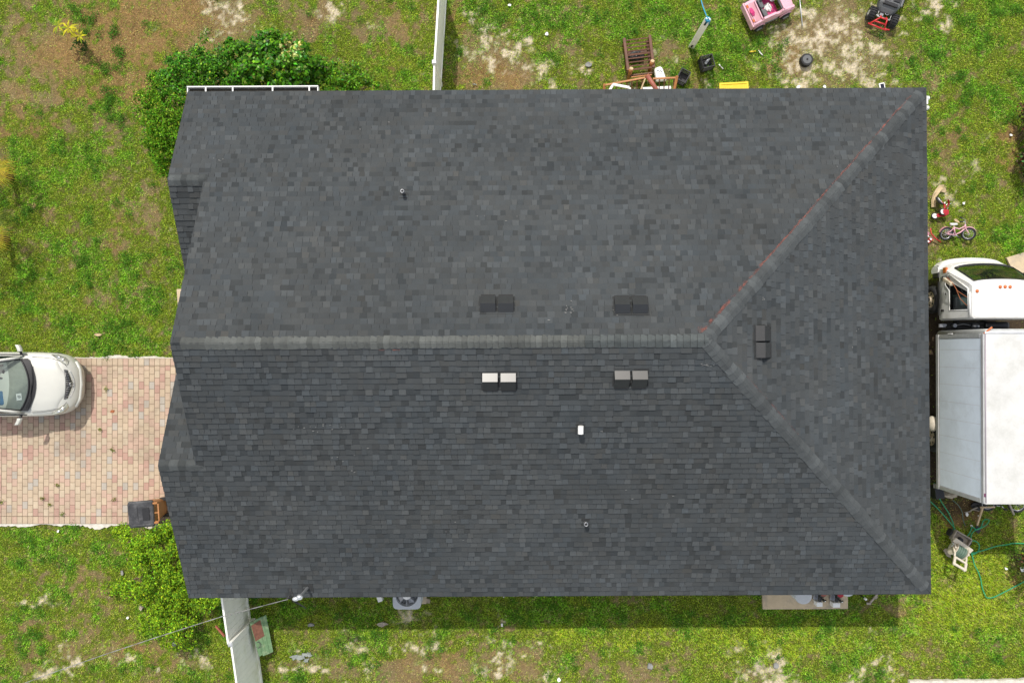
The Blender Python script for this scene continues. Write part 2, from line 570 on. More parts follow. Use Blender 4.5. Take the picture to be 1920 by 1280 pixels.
BROWN = [(230, 70, 130, 90, 1.04975), (120, 100, 90, 60, 0.82875), (300, 40, 90, 60, 0.884), (60, 90, 60, 60, 0.5525), (150, 160, 80, 40, 0.663), (60, 235, 60, 40, 0.5525), (40, 190, 30, 40, 0.5525), (270, 150, 40, 60, 0.7735),
         (240, 420, 50, 30, 0.3825), (200, 450, 40, 25, 0.2975), (150, 370, 60, 30, 0.2125), (560, 50, 80, 30, 0.45), (480, 20, 60, 30, 0.4), (690, 90, 50, 50, 0.45), (760, 60, 40, 60, 0.4), (1010, 60, 60, 40, 0.4), (930, 145, 70, 25, 0.6),
         (1480, 90, 40, 60, 0.5), (1250, 105, 30, 15, 0.5), (160, 1090, 80, 60, 0.3825), (80, 1170, 80, 40, 0.315), (260, 1200, 100, 40, 0.315), (200, 1130, 80, 40, 0.28), (130, 1250, 120, 40, 0.28), (620, 1240, 80, 40, 0.224),
         (830, 1240, 100, 30, 0.252), (1000, 1250, 80, 30, 0.252), (1100, 1220, 60, 30, 0.168), (930, 1140, 40, 20, 0.42), (1520, 1235, 70, 30, 0.224), (1700, 1150, 25, 30, 0.315), (1795, 265, 60, 50, 0.3), (1885, 250, 25, 20, 0.8),
         (1890, 290, 20, 40, 0.7), (1800, 960, 60, 45, 0.85), (1850, 990, 40, 20, 0.5), (1890, 1080, 25, 25, 0.7), (1780, 160, 50, 40, 0.25), (860, 25, 20, 40, 0.4), (1370, 130, 40, 20, 0.25), (760, 1270, 40, 20, 0.224), (1260, 1245, 60, 25, 0.196)]
LUSH = [(1000, 40, 90, 40, .8), (1180, 30, 70, 50, .7), (1360, 60, 80, 60, .7), (1440, 90, 40, 40, .5), (1640, 20, 40, 20, .3), (1850, 40, 80, 60, .6), (1880, 180, 50, 50, .7), (1890, 440, 50, 40, .6), (100, 300, 80, 60, .6), (180, 500, 80, 60, .7),
        (60, 540, 60, 60, .7), (250, 560, 60, 60, .6), (180, 620, 100, 40, .7), (190, 130, 25, 18, .9), (205, 190, 25, 25, .8), (150, 25, 30, 20, .6), (120, 1010, 120, 30, .6), (180, 1040, 60, 40, .6), (50, 1000, 50, 25, .5), (50, 1220, 30, 30, .5),
        (1050, 1145, 200, 22, .8), (700, 1140, 60, 20, .6), (1550, 1160, 150, 15, .7), (560, 1150, 60, 25, .6), (1640, 1270, 40, 10, .3), (1560, 1250, 60, 20, .4), (700, 1210, 40, 25, .5), (880, 20, 20, 20, .4), (1760, 110, 40, 40, .4), (600, 40, 40, 20, .3)]
YELL = [(1820, 1120, 110, 90, .9), (1700, 1230, 90, 60, .5), (1480, 1200, 130, 30, .7), (1180, 1195, 180, 20, .7), (1780, 1010, 40, 70, .7), (1050, 1185, 70, 15, .8), (280, 1090, 60, 60, .3), (1830, 240, 60, 60, .3), (1330, 1200, 80, 30, .6), (380, 120, 60, 30, .2), (620, 1180, 100, 15, .5), (150, 300, 100, 80, .3)]


def blobs(lst, x, y, w):
    out = np.zeros_like(x)
    for px, py, rx, ry, s in lst:
        c = P(px, py)
        ax, ay = rx * H / F, ry * H / F
        d2 = ((x - c.x) / ax) ** 2 + ((y - c.y) / ay) ** 2
        np.maximum(out, s * np.exp(-0.8 * d2), out=out)
    return out


def lawn(x, y):
    """bare-sand, dry, green, lush and yellow amounts at x, y"""
    na, nb = fbm(x, y, 0.5, 33), fbm(x, y, 1.7, 9)
    nc, nd_ = fbm(x, y, 5.0, 21, 3), fbm(x, y, 13.0, 61, 2)
    wx, wy = x + (fbm(x, y, 2.2, 91) - .5) * 1.1, y + (fbm(x, y, 2.2, 57) - .5) * 1.1
    sand = blobs(SAND, wx, wy, 0)
    brown = blobs(BROWN, wx, wy, 0)
    lush = blobs(LUSH, wx, wy, 0)
    yel = blobs(YELL, wx, wy, 0)
    grain = (nb - .5) * .9 + (nc - .5) * 1.25 + (nd_ - .5) * .7
    sandv = ss(.36, .98, sand * .82 + grain * 1.35 + (na - .5) * .3) * ss(.10, .40, sand + grain * .25)
    green = ss(.16, .80, .82 + grain * 1.05 + (na - .5) * .8 + lush * .32 + yel * .30 - brown * .80 - sand * .42)
    dry = ss(.15, .75, brown * .8 + (fbm(x, y, 1.1, 3) - .5) * .8 + .15)
    lushv = ss(.30, .70, .34 + lush * .5 + (fbm(x, y, 2.4, 121) - .5) * 1.3)
    yel = ss(.15, .8, yel * .8 + (nb - .5) * .4)
    return sandv, dry, green, lushv, yel, nc, nd_


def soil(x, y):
    """soil behind the truck, plus shade beside and below it painted as dark ground"""
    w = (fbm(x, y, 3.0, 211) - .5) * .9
    gap = ss(11.0, 11.35, x + w * .3) * ss(-4.3, -3.9, y + w * .4) * ss(2.2, 1.7, y + w * .3)  # shade of the truck gap, painted into the ground colour
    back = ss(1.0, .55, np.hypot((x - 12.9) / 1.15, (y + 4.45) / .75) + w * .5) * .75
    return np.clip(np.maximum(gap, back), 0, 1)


def lawn_col(x, y, blade=False):
    sand, dry, green, lush, yel, nc, nd_ = lawn(x, y)
    sh = x.shape + (1,)

    def L(a, b, t):
        return a + (np.asarray(b) - a) * t.reshape(sh)
    g = np.zeros(x.shape + (3,)) + np.array((0.178, 0.252, 0.022))
    g = L(g, (0.118, 0.250, 0.018), lush)
    g = L(g, (0.215, 0.300, 0.018), yel * 0.9)
    d = np.zeros_like(g) + np.array((0.300, 0.230, 0.120))
    d = L(d, (0.325, 0.208, 0.088), dry)
    if blade:
        c = L(d * .80, g, np.clip(.20 + .85 * green + (vnoise(x * 23, y * 23, 5) - .5) * 1.2, 0, 1))
        c = L(c, (0.42, 0.34, 0.20), sand * 0.6)
    else:
        c = L(d * .66, g * .38, green)
        c = L(c, (0.49, 0.42, 0.315), sand * 0.95)
        c = L(c, (0.055, 0.040, 0.026), soil(x, y))  # dark soil tone, which also paints the gap shade
        c *= (0.60 + 0.50 * nc + 0.30 * nd_).reshape(sh)
    return c, sand, dry, green, lush, yel


# ------------------------------------------------------------------ ground
def axis(lo, hi, step, far):
    inner = np.arange(lo, hi + step / 2, step)
    k, ext = step * 2, []
    p = inner[-1]
    while p < far:
        p += k
        k *= 1.35
        ext.append(p)
    ext = np.array(ext)
    return np.concatenate([(-ext[::-1] + (lo + inner[-1])), inner, ext])


gx, gy = axis(-16.6, 16.6, 0.05, 700), axis(-11.4, 11.4, 0.05, 700)
X, Y = np.meshgrid(gx, gy)
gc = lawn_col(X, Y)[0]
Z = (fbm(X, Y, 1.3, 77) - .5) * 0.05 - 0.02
nx, ny = len(gx), len(gy)
ii = np.arange(ny * nx).reshape(ny, nx)
quads = np.stack([ii[:-1, :-1], ii[:-1, 1:], ii[1:, 1:], ii[1:, :-1]], -1).reshape(-1, 4)
M['ground'] = mat('ground', attr='Col', rough=0.95, var=0.36, vs=18, fine=0.42, fs=55, spec=0.1, bump=0.9, bs=45)
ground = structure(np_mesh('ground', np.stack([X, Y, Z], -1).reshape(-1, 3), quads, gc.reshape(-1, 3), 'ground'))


# ------------------------------------------------------------------ driveway of pavers
PX, PY = 0.1535, 0.2175
d_r, d_top, d_bot = P(352, 0).x, P(0, 671.5).y, P(0, 981).y
dm = MB()
PAL = [((.475, .375, .272), 36), ((.475, .335, .262), 26), ((.43, .275, .222), 9), ((.49, .40, .295), 18), ((.405, .365, .315), 7), ((.47, .36, .27), 16)]
bag = [c for c, w in PAL for _ in range(w)]
x = d_r
ci = 0
while x > -21:
    rows = [(d_top - PY * 0.97, d_top), (d_bot, d_bot + PY * 0.97)]
    yb, yt = d_bot + PY, d_top - PY
    y = yb - (PY / 2 if ci % 2 else 0)
    while y < yt - 0.01:
        a, b = max(y, yb), min(y + PY, yt)
        if b - a > 0.02:
            rows.append((a, b))
        y += PY
    for a, b in rows:
        g = 0.0048
        c = rnd.choice(bag)
        k = rnd.uniform(.94, 1.04)
        tz = 0.035 + rnd.uniform(-.0025, .0025)
        cc = tuple(q * k for q in c)
        x0, x1, e = x - PX + g, x - g, 0.004
        y0, y1 = a + g, b - g
        vs = [(x0, y0, .0), (x1, y0, .0), (x1, y1, .0), (x0, y1, .0), (x0, y0, tz - e), (x1, y0, tz - e), (x1, y1, tz - e), (x0, y1, tz - e),
              (x0 + e, y0 + e, tz), (x1 - e, y0 + e, tz), (x1 - e, y1 - e, tz), (x0 + e, y1 - e, tz)]
        fs = [(8, 9, 10, 11)] + [(i, (i + 1) % 4, 4 + (i + 1) % 4, 4 + i) for i in range(4)] + [(4 + i, 4 + (i + 1) % 4, 8 + (i + 1) % 4, 8 + i) for i in range(4)]
        dm.add(vs, fs, c=cc)
    x -= PX
    ci += 1
structure(dm.build('driveway', 'paver', colors=True))
structure(MB().box(((d_r - 21) / 2, (d_top + d_bot) / 2, 0.012), (d_r + 21, d_top - d_bot, 0.03)).build('driveway_bed', 'joint'))


def edging(name, y, seed, label):
    """worn white concrete strip with a ragged outer edge"""
    r2 = random.Random(seed)
    sgn = 1 if y > -2 else -1
    mb = MB()
    xs = np.arange(-20, d_r + 0.05, 0.07)
    a = [(xx, y) for xx in xs]
    b = []
    for xx in xs:
        w = 0.17 * (1.5 * vnoise(np.array([xx * 1.9]), np.array([seed + .5]), seed)[0] - .42) + r2.uniform(-.025, .025)
        b.append((xx, y + sgn * max(w, 0.012)))
    poly = a + b[::-1]
    if sgn < 0:
        poly = poly[::-1]
    vs, fs = [], []
    n = len(xs)
    for (p, q) in zip(a, b):
        vs += [(p[0], p[1], .03), (q[0], q[1], .02 + r2.uniform(0, .01)), (q[0], q[1] + sgn * .015, -.04)]
    for i in range(n - 1):
        for j in (0, 1):
            f = (i * 3 + j, (i + 1) * 3 + j, (i + 1) * 3 + j + 1, i * 3 + j + 1)
            fs.append(f if sgn < 0 else f[::-1])
    mb.add(vs, fs)
    o = mb.build(name, 'kerb')
    return structure(o)


edging('kerb', d_top + 0.004, 3, '')
edging('kerb', d_bot - 0.004, 8, '')

# ------------------------------------------------------------------ the house
PSI, W, CY = 0.0054, 6.4677, 0.1189
XB, XM, XE, ZE, ZR, YU, YL = -8.308, -7.4232, 10.6715, 2.75, 5.8081, 3.961, 2.8479
S = (ZR - ZE) / W
AL = math.atan(S)
CA, SA = math.cos(AL), math.sin(AL)
XA = XE - W
house = thing('house', 'single storey house under a large dark grey shingle roof with ridge, hips and vents', 'house', (0, CY, 0), PSI)


def HW(p):
    """world point -> house local"""
    d = Vector(p) - Vector((0, CY, 0))
    c, s = math.cos(-PSI), math.sin(-PSI)
    return Vector((d.x * c - d.y * s, d.x * s + d.y * c, d.z))


class Plane:
    """roof plane: u along the eave, v up the slope"""
    def __init__(self, o, u, v):
        self.o, self.u, self.v = Vector(o), Vector(u).normalized(), Vector(v).normalized()
        self.n = self.u.cross(self.v).normalized()
        if self.n.z < 0:
            self.n = -self.n

    def pt(self, u, v, h=0.0):
        return self.o + self.u * u + self.v * v + self.n * h

    def uv(self, p):
        d = Vector(p) - self.o
        return d.dot(self.u), d.dot(self.v)

    def frame(self, u, v, h=0.0):
        """matrix: x = across, y = down the slope, z = out of the roof"""
        m = Matrix(((*(self.u), 0), (*(-self.v), 0), (*self.n, 0), (0, 0, 0, 1))).transposed()
        m.translation = self.pt(u, v, h)
        return m


PN = Plane((0, W, ZE), (1, 0, 0), (0, -CA, SA))
PS = Plane((0, -W, ZE), (1, 0, 0), (0, CA, SA))
PE = Plane((XE, 0, ZE), (0, 1, 0), (-CA, 0, SA))
VR = W / CA
YI_U, YI_L = 1.30, 0.55          # inner eaves of the two small front gables
ZU, ZL = ZR - S * YU, ZR - S * YL
PIU = Plane((0, YU, ZU), (1, 0, 0), (0, CA, SA))      # inner slope, v negative going down
PIL = Plane((0, -YL, ZL), (1, 0, 0), (0, -CA, SA))
VU, VL = (W - YU) / CA, (W - YL) / CA
RO = 0.03   # shingles oversail the edges


def clip(poly, lines):
    for a, b, c in lines:       # keep a*u + b*v + c >= 0
        out = []
        for i in range(len(poly)):
            p, q = poly[i], poly[(i + 1) % len(poly)]
            dp, dq = a * p[0] + b * p[1] + c, a * q[0] + b * q[1] + c
            if dp >= 0:
                out.append(p)
            if (dp > 0) != (dq > 0) and abs(dp - dq) > 1e-9:
                t = dp / (dp - dq)
                out.append((p[0] + (q[0] - p[0]) * t, p[1] + (q[1] - p[1]) * t))
        poly = out
        if len(poly) < 3:
            return None
    return poly


EXPO = 0.143


TONE = (.0565, .0622, .0655)


def shingles(mb, pl, pieces, v0, v1, u0, u1, seed):
    """courses of laminated tabs: long plain runs broken by single lighter or darker tabs"""
    r2 = random.Random(seed)
    row = int(math.floor(v0 / EXPO))
    while row * EXPO < v1:
        va, vb = row * EXPO, row * EXPO + EXPO
        u = u0 - r2.random() * 0.3
        course = r2.uniform(.96, 1.04)
        for lines in pieces:      # plain under-layer of the course
            pg = clip([(u0, va), (u1, va), (u1, vb), (u0, vb)], lines)
            if pg:
                mb.add([pl.pt(a, b, .0100 if b < va + .01 else .002) for a, b in pg], [tuple(range(len(pg)))], c=tuple(q * .85 for q in TONE))
        while u < u1:
            t = r2.random()
            if t < .21:
                w, k, hi = r2.uniform(.12, .18), r2.uniform(1.09, 1.28), True
            elif t < .40:
                w, k, hi = r2.uniform(.11, .18), r2.uniform(.70, .88), False
            else:
                w, k, hi = r2.uniform(.12, .26), r2.uniform(.93, 1.06), r2.random() < .55
            lf = vnoise(np.array([u * .9 + seed * 13.0]), np.array([va * 1.3]), 41)[0] - .5
            k *= 1 + .14 * (vnoise(np.array([u * .35 + seed * 7.0]), np.array([va * .5]), 43)[0] - .5)
            warm = r2.gauss(0, .015) + .04 * lf + (.04 if r2.random() < .03 else 0)
            cc = (TONE[0] * k * course * (1 + warm), TONE[1] * k * course, TONE[2] * k * course * (1 - warm))
            sk = 0.008 if hi else -0.008
            h0 = (0.027 if hi else 0.016)
            q = [(u, va), (u + w, va), (u + w - sk, vb), (u + sk, vb)]
            dv = r2.uniform(-.003, .003)
            for lines in pieces:
                pg = clip(q, lines)
                if not pg:
                    continue
                top = [pl.pt(a, b + (dv if b < va + .01 else 0), h0 + (0.004 - h0) * (b - va) / EXPO + (0.001 if hi else 0)) for a, b in pg]
                bot = [pl.pt(a, b, 0.0) for a, b in pg]
                n = len(pg)
                mb.add(top + bot, [tuple(range(n))] + [(i, n + i, n + (i + 1) % n, (i + 1) % n) for i in range(n)], c=cc)
            u += w
        row += 1


roof_mb = MB()
E_ = 0.0
# north: u from the gable rake to the hip (x <= XE - v*CA)
hipN = (-1, -CA, XE)
shingles(roof_mb, PN, [[(0, 1, .03), (0, -1, VU), (1, 0, -XB), hipN], [(0, 1, -VU), (0, -1, VR), (1, 0, -XM), hipN]], -.03, VR, XB, XE, 1)
shingles(roof_mb, PS, [[(0, 1, .03), (0, -1, VL), (1, 0, -XB), hipN], [(0, 1, -VL), (0, -1, VR), (1, 0, -XM), hipN]], -.03, VR, XB, XE, 2)
shingles(roof_mb, PE, [[(0, 1, .03), (0, -1, VR), (1, -CA, W), (-1, -CA, W)]], -.03, VR, -W, W, 3)
lu = (YU - YI_U) / CA
ll = (YL + 0.0 + YI_L) / CA if False else (YL - (-YI_L)) / CA
shingles(roof_mb, PIU, [[(0, 1, lu), (0, -1, 0), (1, 0, -XB), (-1, 0, XM + .5)]], -lu, 0, XB, XM + .6, 4)
shingles(roof_mb, PIL, [[(0, 1, ll), (0, -1, 0), (1, 0, -XB), (-1, 0, XM + .5)]], -ll, 0, XB, XM + .6, 5)
roof = roof_mb.build('roof', 'shingle', house, colors=True)

# deck below the shingles, with thickness
dk = MB()
T = 0.13
e1 = 0.012
dk.slab([PN.pt(XB + e1, 0.0), PN.pt(XE - e1, 0.0), PN.pt(XE - VU * CA, VU), PN.pt(XB + e1, VU)], PN.n, T)
dk.slab([PN.pt(XM + e1, VU), PN.pt(XE - VU * CA, VU), PN.pt(XA, VR), PN.pt(XM + e1, VR)], PN.n, T)
dk.slab([PS.pt(XE - e1, 0.0), PS.pt(XB + e1, 0.0), PS.pt(XB + e1, VL), PS.pt(XE - VL * CA, VL)], PS.n, T)
dk.slab([PS.pt(XE - VL * CA, VL), PS.pt(XM + e1, VL), PS.pt(XM + e1, VR), PS.pt(XA, VR)], PS.n, T)
dk.slab([PE.pt(-W + e1, 0.0), PE.pt(W - e1, 0.0), PE.pt(0, VR)], PE.n, T)
dk.slab([PIU.pt(XB + e1, -lu), PIU.pt(XM + .5, -lu), PIU.pt(XM + .5, 0), PIU.pt(XB + e1, 0)], PIU.n, T)
dk.slab([PIL.pt(XB + e1, -ll), PIL.pt(XM + .5, -ll), PIL.pt(XM + .5, 0), PIL.pt(XB + e1, 0)], PIL.n, T)
dk.build('roof_edge', 'deck', roof)

# walls
wl = MB()
zw = 2.66
wl.box((1.55, .15, zw / 2), (17.4, 11.7, zw))
wl.box((-7.55, (YI_U + .35 + 6.0) / 2, zw / 2), (.8, 6.0 - YI_U - .35, zw))
wl.box((-7.55, (-.15 - YI_L + .0 - 5.9) / 2 + .0, zw / 2), (.8, 5.2, zw))
for y0, y1, xx, yr, zr_ in ((YI_U + .35, 6.0, -7.95, YU, ZU), (-5.9, -.5, -7.95, -YL, ZL), (-5.7, 6.0, -7.15, 0, ZR)):
    zb = zw
    a = [(xx, y0, zb), (xx, y1, zb), (xx, yr + (y1 - yr) * .02, zr_ - .2)]
    hgt = min((yr - y0), (y1 - yr)) * S
    a = [(xx, y0, zb), (xx, y1, zb), (xx, yr + .02, min(zr_ - .2, zb + hgt)), (xx, yr - .02, min(zr_ - .2, zb + hgt))]
    wl.add(a + [(p[0] + .12, p[1], p[2]) for p in a], [(0, 1, 2, 3), (7, 6, 5, 4)] + [(i, 4 + i, 4 + (i + 1) % 4, (i + 1) % 4) for i in range(4)])
wl.build('wall', 'stucco', house)


def caps(name, p0, p1, dl, dr, wid, tone, seed, parent, step=.135, lift=.014, tick=.011, spread=1.0, end_round=False):
    """folded cap shingles lapped along a ridge or hip, laid from p0 to p1"""
    r2 = random.Random(seed)
    p0, p1 = Vector(p0), Vector(p1)
    d = (p1 - p0)
    L = d.length
    d.normalize()
    dl, dr = Vector(dl).normalized(), Vector(dr).normalized()
    up = -(dl + dr).normalized()
    mb = MB()
    t = 0.0
    while t < L:
        st = step * r2.uniform(.86, 1.14)
        a, b = t, min(t + st + .07, L + .02)
        k = 1 + (r2.choice([.82, .92, 1.0, 1.0, 1.08, 1.22]) * r2.uniform(.92, 1.08) - 1) * spread
        c = tuple(q * k for q in tone)
        hs = (lift + .020, lift + .002)
        sec = []
        jw = wid * r2.uniform(.91, 1.07)
        sh = r2.uniform(-.006, .006)
        for s_, h in ((a, hs[0]), (b, hs[1])):
            ring = []
            for q in (-1, -.72, -.4, -.14, 0, .14, .4, .72, 1):
                dd = dl if q < 0 else dr
                drop = abs(q)
                bulge = .004 * (1 - drop ** 2)
                x_ = s_ + (.014 * drop * drop if s_ == a else 0)
                ring.append(p0 + d * x_ + dd * (drop * jw + (sh if q < 0 else -sh)) + up * (h + bulge - .010 * (1 if drop == 0 else 0)))
            sec.append(ring)
        n = 9
        low = [p - up * .03 - d * tick for p in sec[0]]
        vs = sec[0] + sec[1] + low
        fs = [(j, n + j, n + j + 1, j + 1) for j in range(n - 1)] + [(j, j + 1, 2 * n + j + 1, 2 * n + j) for j in range(n - 1)]
        lowb = [sec[1][0] - up * .03, sec[1][-1] - up * .03]
        vs += lowb
        fs += [(0, 2 * n, 3 * n, n), (n - 1, 2 * n - 1, 3 * n + 1, 3 * n - 1)]
        nf = len(mb.f)
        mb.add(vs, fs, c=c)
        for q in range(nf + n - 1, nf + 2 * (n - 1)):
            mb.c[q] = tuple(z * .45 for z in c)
        t += st
    return mb.build(name, 'cap', parent, colors=True)


dN, dS = Vector((0, CA, -SA)), Vector((0, -CA, -SA))
caps('ridge_cap', (XM + .22, 0, ZR), (XA - 2.6, 0, ZR), dN, dS, .155, (.094, .100, .096), 1, roof)
caps('ridge_cap', (XA - 2.62, 0, ZR), (XA + .05, 0, ZR), dN, dS, .155, (.080, .090, .091), 2, roof, step=.15)


def hipdirs(sign):
    a = Vector((XA, 0, ZR))
    b = Vector((XE, sign * W, ZE))
    d = (b - a).normalized()
    pn = (PN if sign > 0 else PS).n
    l = d.cross(pn)
    l = l if l.x < 0 or abs(l.x) < 1e-6 else l
    # direction in each plane, pointing away from the hip line
    dn = pn.cross(d)
    if dn.x > 0:
        dn = -dn
    de = PE.n.cross(d)
    if de.x < 0:
        de = -de
    return a, b, dn, de


for sgn, sd in ((1, 11), (-1, 12)):
    a, b, dn, de = hipdirs(sgn)
    d = (b - a).normalized()
    caps('hip_cap', b - d * .22, a + d * .05, dn, de, .165, (.070, .077, .080), sd, roof, step=.15, tick=.022, spread=1.0)
caps('ridge_cap', (XB + .03, YU, ZU), (XM + .05, YU, ZU), (0, CA, -SA), (0, -CA, -SA), .15, (.070, .077, .078), 21, roof, step=.145, tick=.016, spread=1.3)
caps('ridge_cap', (XB + .03, -YL, ZL), (XM + .15, -YL, ZL), (0, CA, -SA), (0, -CA, -SA), .15, (.064, .070, .071), 22, roof, step=.20)

# pale scuffs and sealant flecks left on the shingles
sk_ = MB()
r3_ = random.Random(77)
for pl, px, py, n_, sp_ in ((PS, 590, 802, 9, .25), (PS, 575, 800, 4, .1), (PS, 640, 855, 5, .3), (PS, 1325, 684, 8, .06), (PN, 1070, 580, 10, .12), (PN, 1028, 602, 3, .03), (PN, 410, 302, 4, .1), (PN, 1568, 314, 2, .03), (PS, 1129, 807, 2, .02),
                         (PS, 660, 880, 3, .06), (PN, 1180, 585, 5, .25), (PE, 1430, 560, 3, .05), (PS, 850, 1000, 3, .4), (PN, 700, 240, 3, .3), (PS, 1220, 930, 4, .4), (PE, 1600, 640, 4, .5), (PN, 960, 420, 4, .8)):
    o_ = HW((0, 0, H))
    q_ = HW(P(px, py, 0.0))
    d_ = q_ - o_
    u_, v_ = pl.uv(o_ + d_ * ((pl.o - o_).dot(pl.n) / d_.dot(pl.n)))
    for k in range(n_):
        a_, b_ = u_ + r3_.gauss(0, sp_), v_ + r3_.gauss(0, sp_ * .4)
        w_, h_ = r3_.uniform(.008, .03), r3_.uniform(.005, .012)
        sk_.add([pl.pt(a_ - w_, b_ - h_, .036), pl.pt(a_ + w_, b_ - h_ * .5, .036), pl.pt(a_ + w_ * .6, b_ + h_, .034), pl.pt(a_ - w_ * .7, b_ + h_ * .7, .034)], [(0, 1, 2, 3)])
sko = sk_.build('scuff_mark', mat('scuff', (.18, .18, .175), .9), roof)
sko['kind'] = 'stuff'

# red chalk along the hips
cm = MB()
a, b, dn, de = hipdirs(1)
d = (b - a)
N = 90
vs, fs = [], []
for i in range(N + 1):
    t = .02 + i / N * .93
    w = (.045 if t < .25 else .018) * rnd.uniform(.5, 1.3)
    o = .165 + rnd.uniform(-.01, .015)
    c = a + d * t
    vs += [c + dn * (o - .02) + PN.n * .033, c + dn * (o + w) + PN.n * .024]
    if i:
        fs.append((2 * i - 2, 2 * i - 1, 2 * i + 1, 2 * i))
cm.add(vs, fs)
cm.build('chalk_mark', 'chalk', roof)
cm = MB()
a, b, dn, de = hipdirs(-1)
d = (b - a)
vs, fs = [], []
for i in range(40):
    t = .14 + i / 40 * .22
    c = a + d * t
    vs += [c + de * .16 + PE.n * .033, c + de * (.16 + rnd.uniform(.005, .025)) + PE.n * .024]
    if i:
        fs.append((2 * i - 2, 2 * i - 1, 2 * i + 1, 2 * i))
cm.add(vs, fs)
cm.build('chalk_mark', 'chalk', roof)
cm = MB()
q0 = Vector((XA - .08, 0, ZR)) + dN * .26
ring = [q0 + PN.n * .026 + Vector((1, 0, 0)) * math.cos(t) * .09 * rnd.uniform(.7, 1.2) + dN * math.sin(t) * .09 * rnd.uniform(.7, 1.2) for t in np.arange(0, 6.28, .45)]
cm.add(ring, [tuple(range(len(ring)))])
cm.build('chalk_mark', 'chalk', roof)
for uu in (-3.2, -2.9, -2.6):
    c = Vector((uu, 0, ZR)) + dS * .16 + PS.n * .034
    MB().add([c, c + Vector((.16, 0, 0)), c + Vector((.16, 0, 0)) + dS * .02, c + dS * .02], [(0, 1, 2, 3)]).build('chalk_mark', 'chalk', roof)


def roof_pt(pl, px, py):
    """house-local point where the pixel's ray meets a roof plane"""
    o = HW((0, 0, H))
    q = HW(P(px, py, 0.0))
    d = q - o
    t = (pl.o - o).dot(pl.n) / d.dot(pl.n)
    return pl.uv(o + d * t)


def slant_vent(pl, px, py, label):
    u, v = roof_pt(pl, px, py)
    fr = pl.frame(u, v, 0.016)
    w, l, cr, h = .167, .205, -.062, .143
    body = MB(fr)
    pr = [(-w, -l, .012), (w, -l, .012), (w, l, .012), (-w, l, .012), (-w, cr, h), (w, cr, h), (-w, l, .035), (w, l, .035)]
    body.add(pr, [(4, 5, 7, 6), (6, 7, 2, 3), (0, 4, 6, 3), (1, 2, 7, 5)])
    o = body.build('roof_vent', 'vent', house, bevel=.006)
    o['label'] = label
    top = MB(fr)
    top.add([(-w - .004, -l, .014), (w + .004, -l, .014), (w + .004, cr + .01, h + .006), (-w - .004, cr + .01, h + .006),
             (-w - .004, -l, .004), (w + .004, -l, .004), (w + .004, cr + .01, h - .012), (-w - .004, cr + .01, h - .012)],
            [(0, 1, 2, 3), (7, 6, 5, 4), (0, 4, 5, 1), (1, 5, 6, 2), (2, 6, 7, 3), (3, 7, 4, 0)])
    top.build('hood', 'vent_top', o, bevel=.003)
    vo = MB(fr)
    vo.box((0, l + .012, .018), (w * 2 - .01, .026, .03))
    vo.build('vent_opening', 'dark', o)
    fl = MB(fr)
    fl.box((0, -.01, .003), (w * 2 + .07, l * 2 + .06, .005))
    fl.build('flange', 'deck', o)
    return o


for px, py, pl, lb in ((915, 571, PN, 'black slant vent on the upper roof slope, first from the gable'), (948.5, 571, PN, 'black slant vent touching the first one on the upper slope'),
                       (1166, 573, PN, 'black slant vent of the pair nearer the hip on the upper slope'), (1199, 573, PN, 'black slant vent closest to the hip on the upper slope'),
                       (919, 713.5, PS, 'slant vent with bright reflecting hood on the lower slope'), (953, 713.5, PS, 'slant vent with bright hood beside the first on the lower slope'),
                       (1165.5, 709, PS, 'slant vent with grey white hood on the lower slope'), (1198.5, 709, PS, 'slant vent with grey white hood nearest the hip, lower slope'),
                       (1428, 625, PE, 'black slant vent on the hip end, upper of the pair'), (1429, 656.5, PE, 'black slant vent on the hip end, lower of the pair')):
    slant_vent(pl, px, py, lb)


def pipe(pl, px, py, r, h, label):
    u, v = roof_pt(pl, px, py)
    b = pl.pt(u, v, .0)
    mb = MB()
    mb.cyl(b - Vector((0, 0, .05)), b + Vector((0, 0, h)), r, n=16)
    mb.torus(b + Vector((0, 0, h)), (0, 0, 1), r * .92, r * .26, n=18, m=6)
    o = mb.build('vent_pipe', 'lead', house)
    o['label'] = label
    MB().cyl(b + Vector((0, 0, h - .02)), b + Vector((0, 0, h + .004)), r * .72, n=14).build('pipe_opening', 'dark', o)
    f = MB(pl.frame(u, v, .018))
    f.box((0, -.02, 0), (.2, .26, .004))
    f.build('flashing', 'deck', o)


pipe(PN, 757.5, 363, .04, .30, 'thin grey vent pipe on the upper slope')
pipe(PS, 1097.5, 979, .045, .20, 'thin grey vent pipe on the lower slope')
u, v = roof_pt(PS, 1087.5, 803)
fr = PS.frame(u, v, .016)
gv = MB()
b = PS.pt(u, v)
gv.cyl(b, b + Vector((0, 0, .16)), .055, n=16)
gv.cyl(b + Vector((0, .075, .20)), b + Vector((0, -.10, .17)), .064, .064, n=18)
ex = gv.build('exhaust_hood', 'pvc', house)
ex['label'] = 'short white exhaust hood on the lower slope'
MB(fr).box((0, 0, .003), (.22, .24, .005)).build('flange', 'deck', ex)

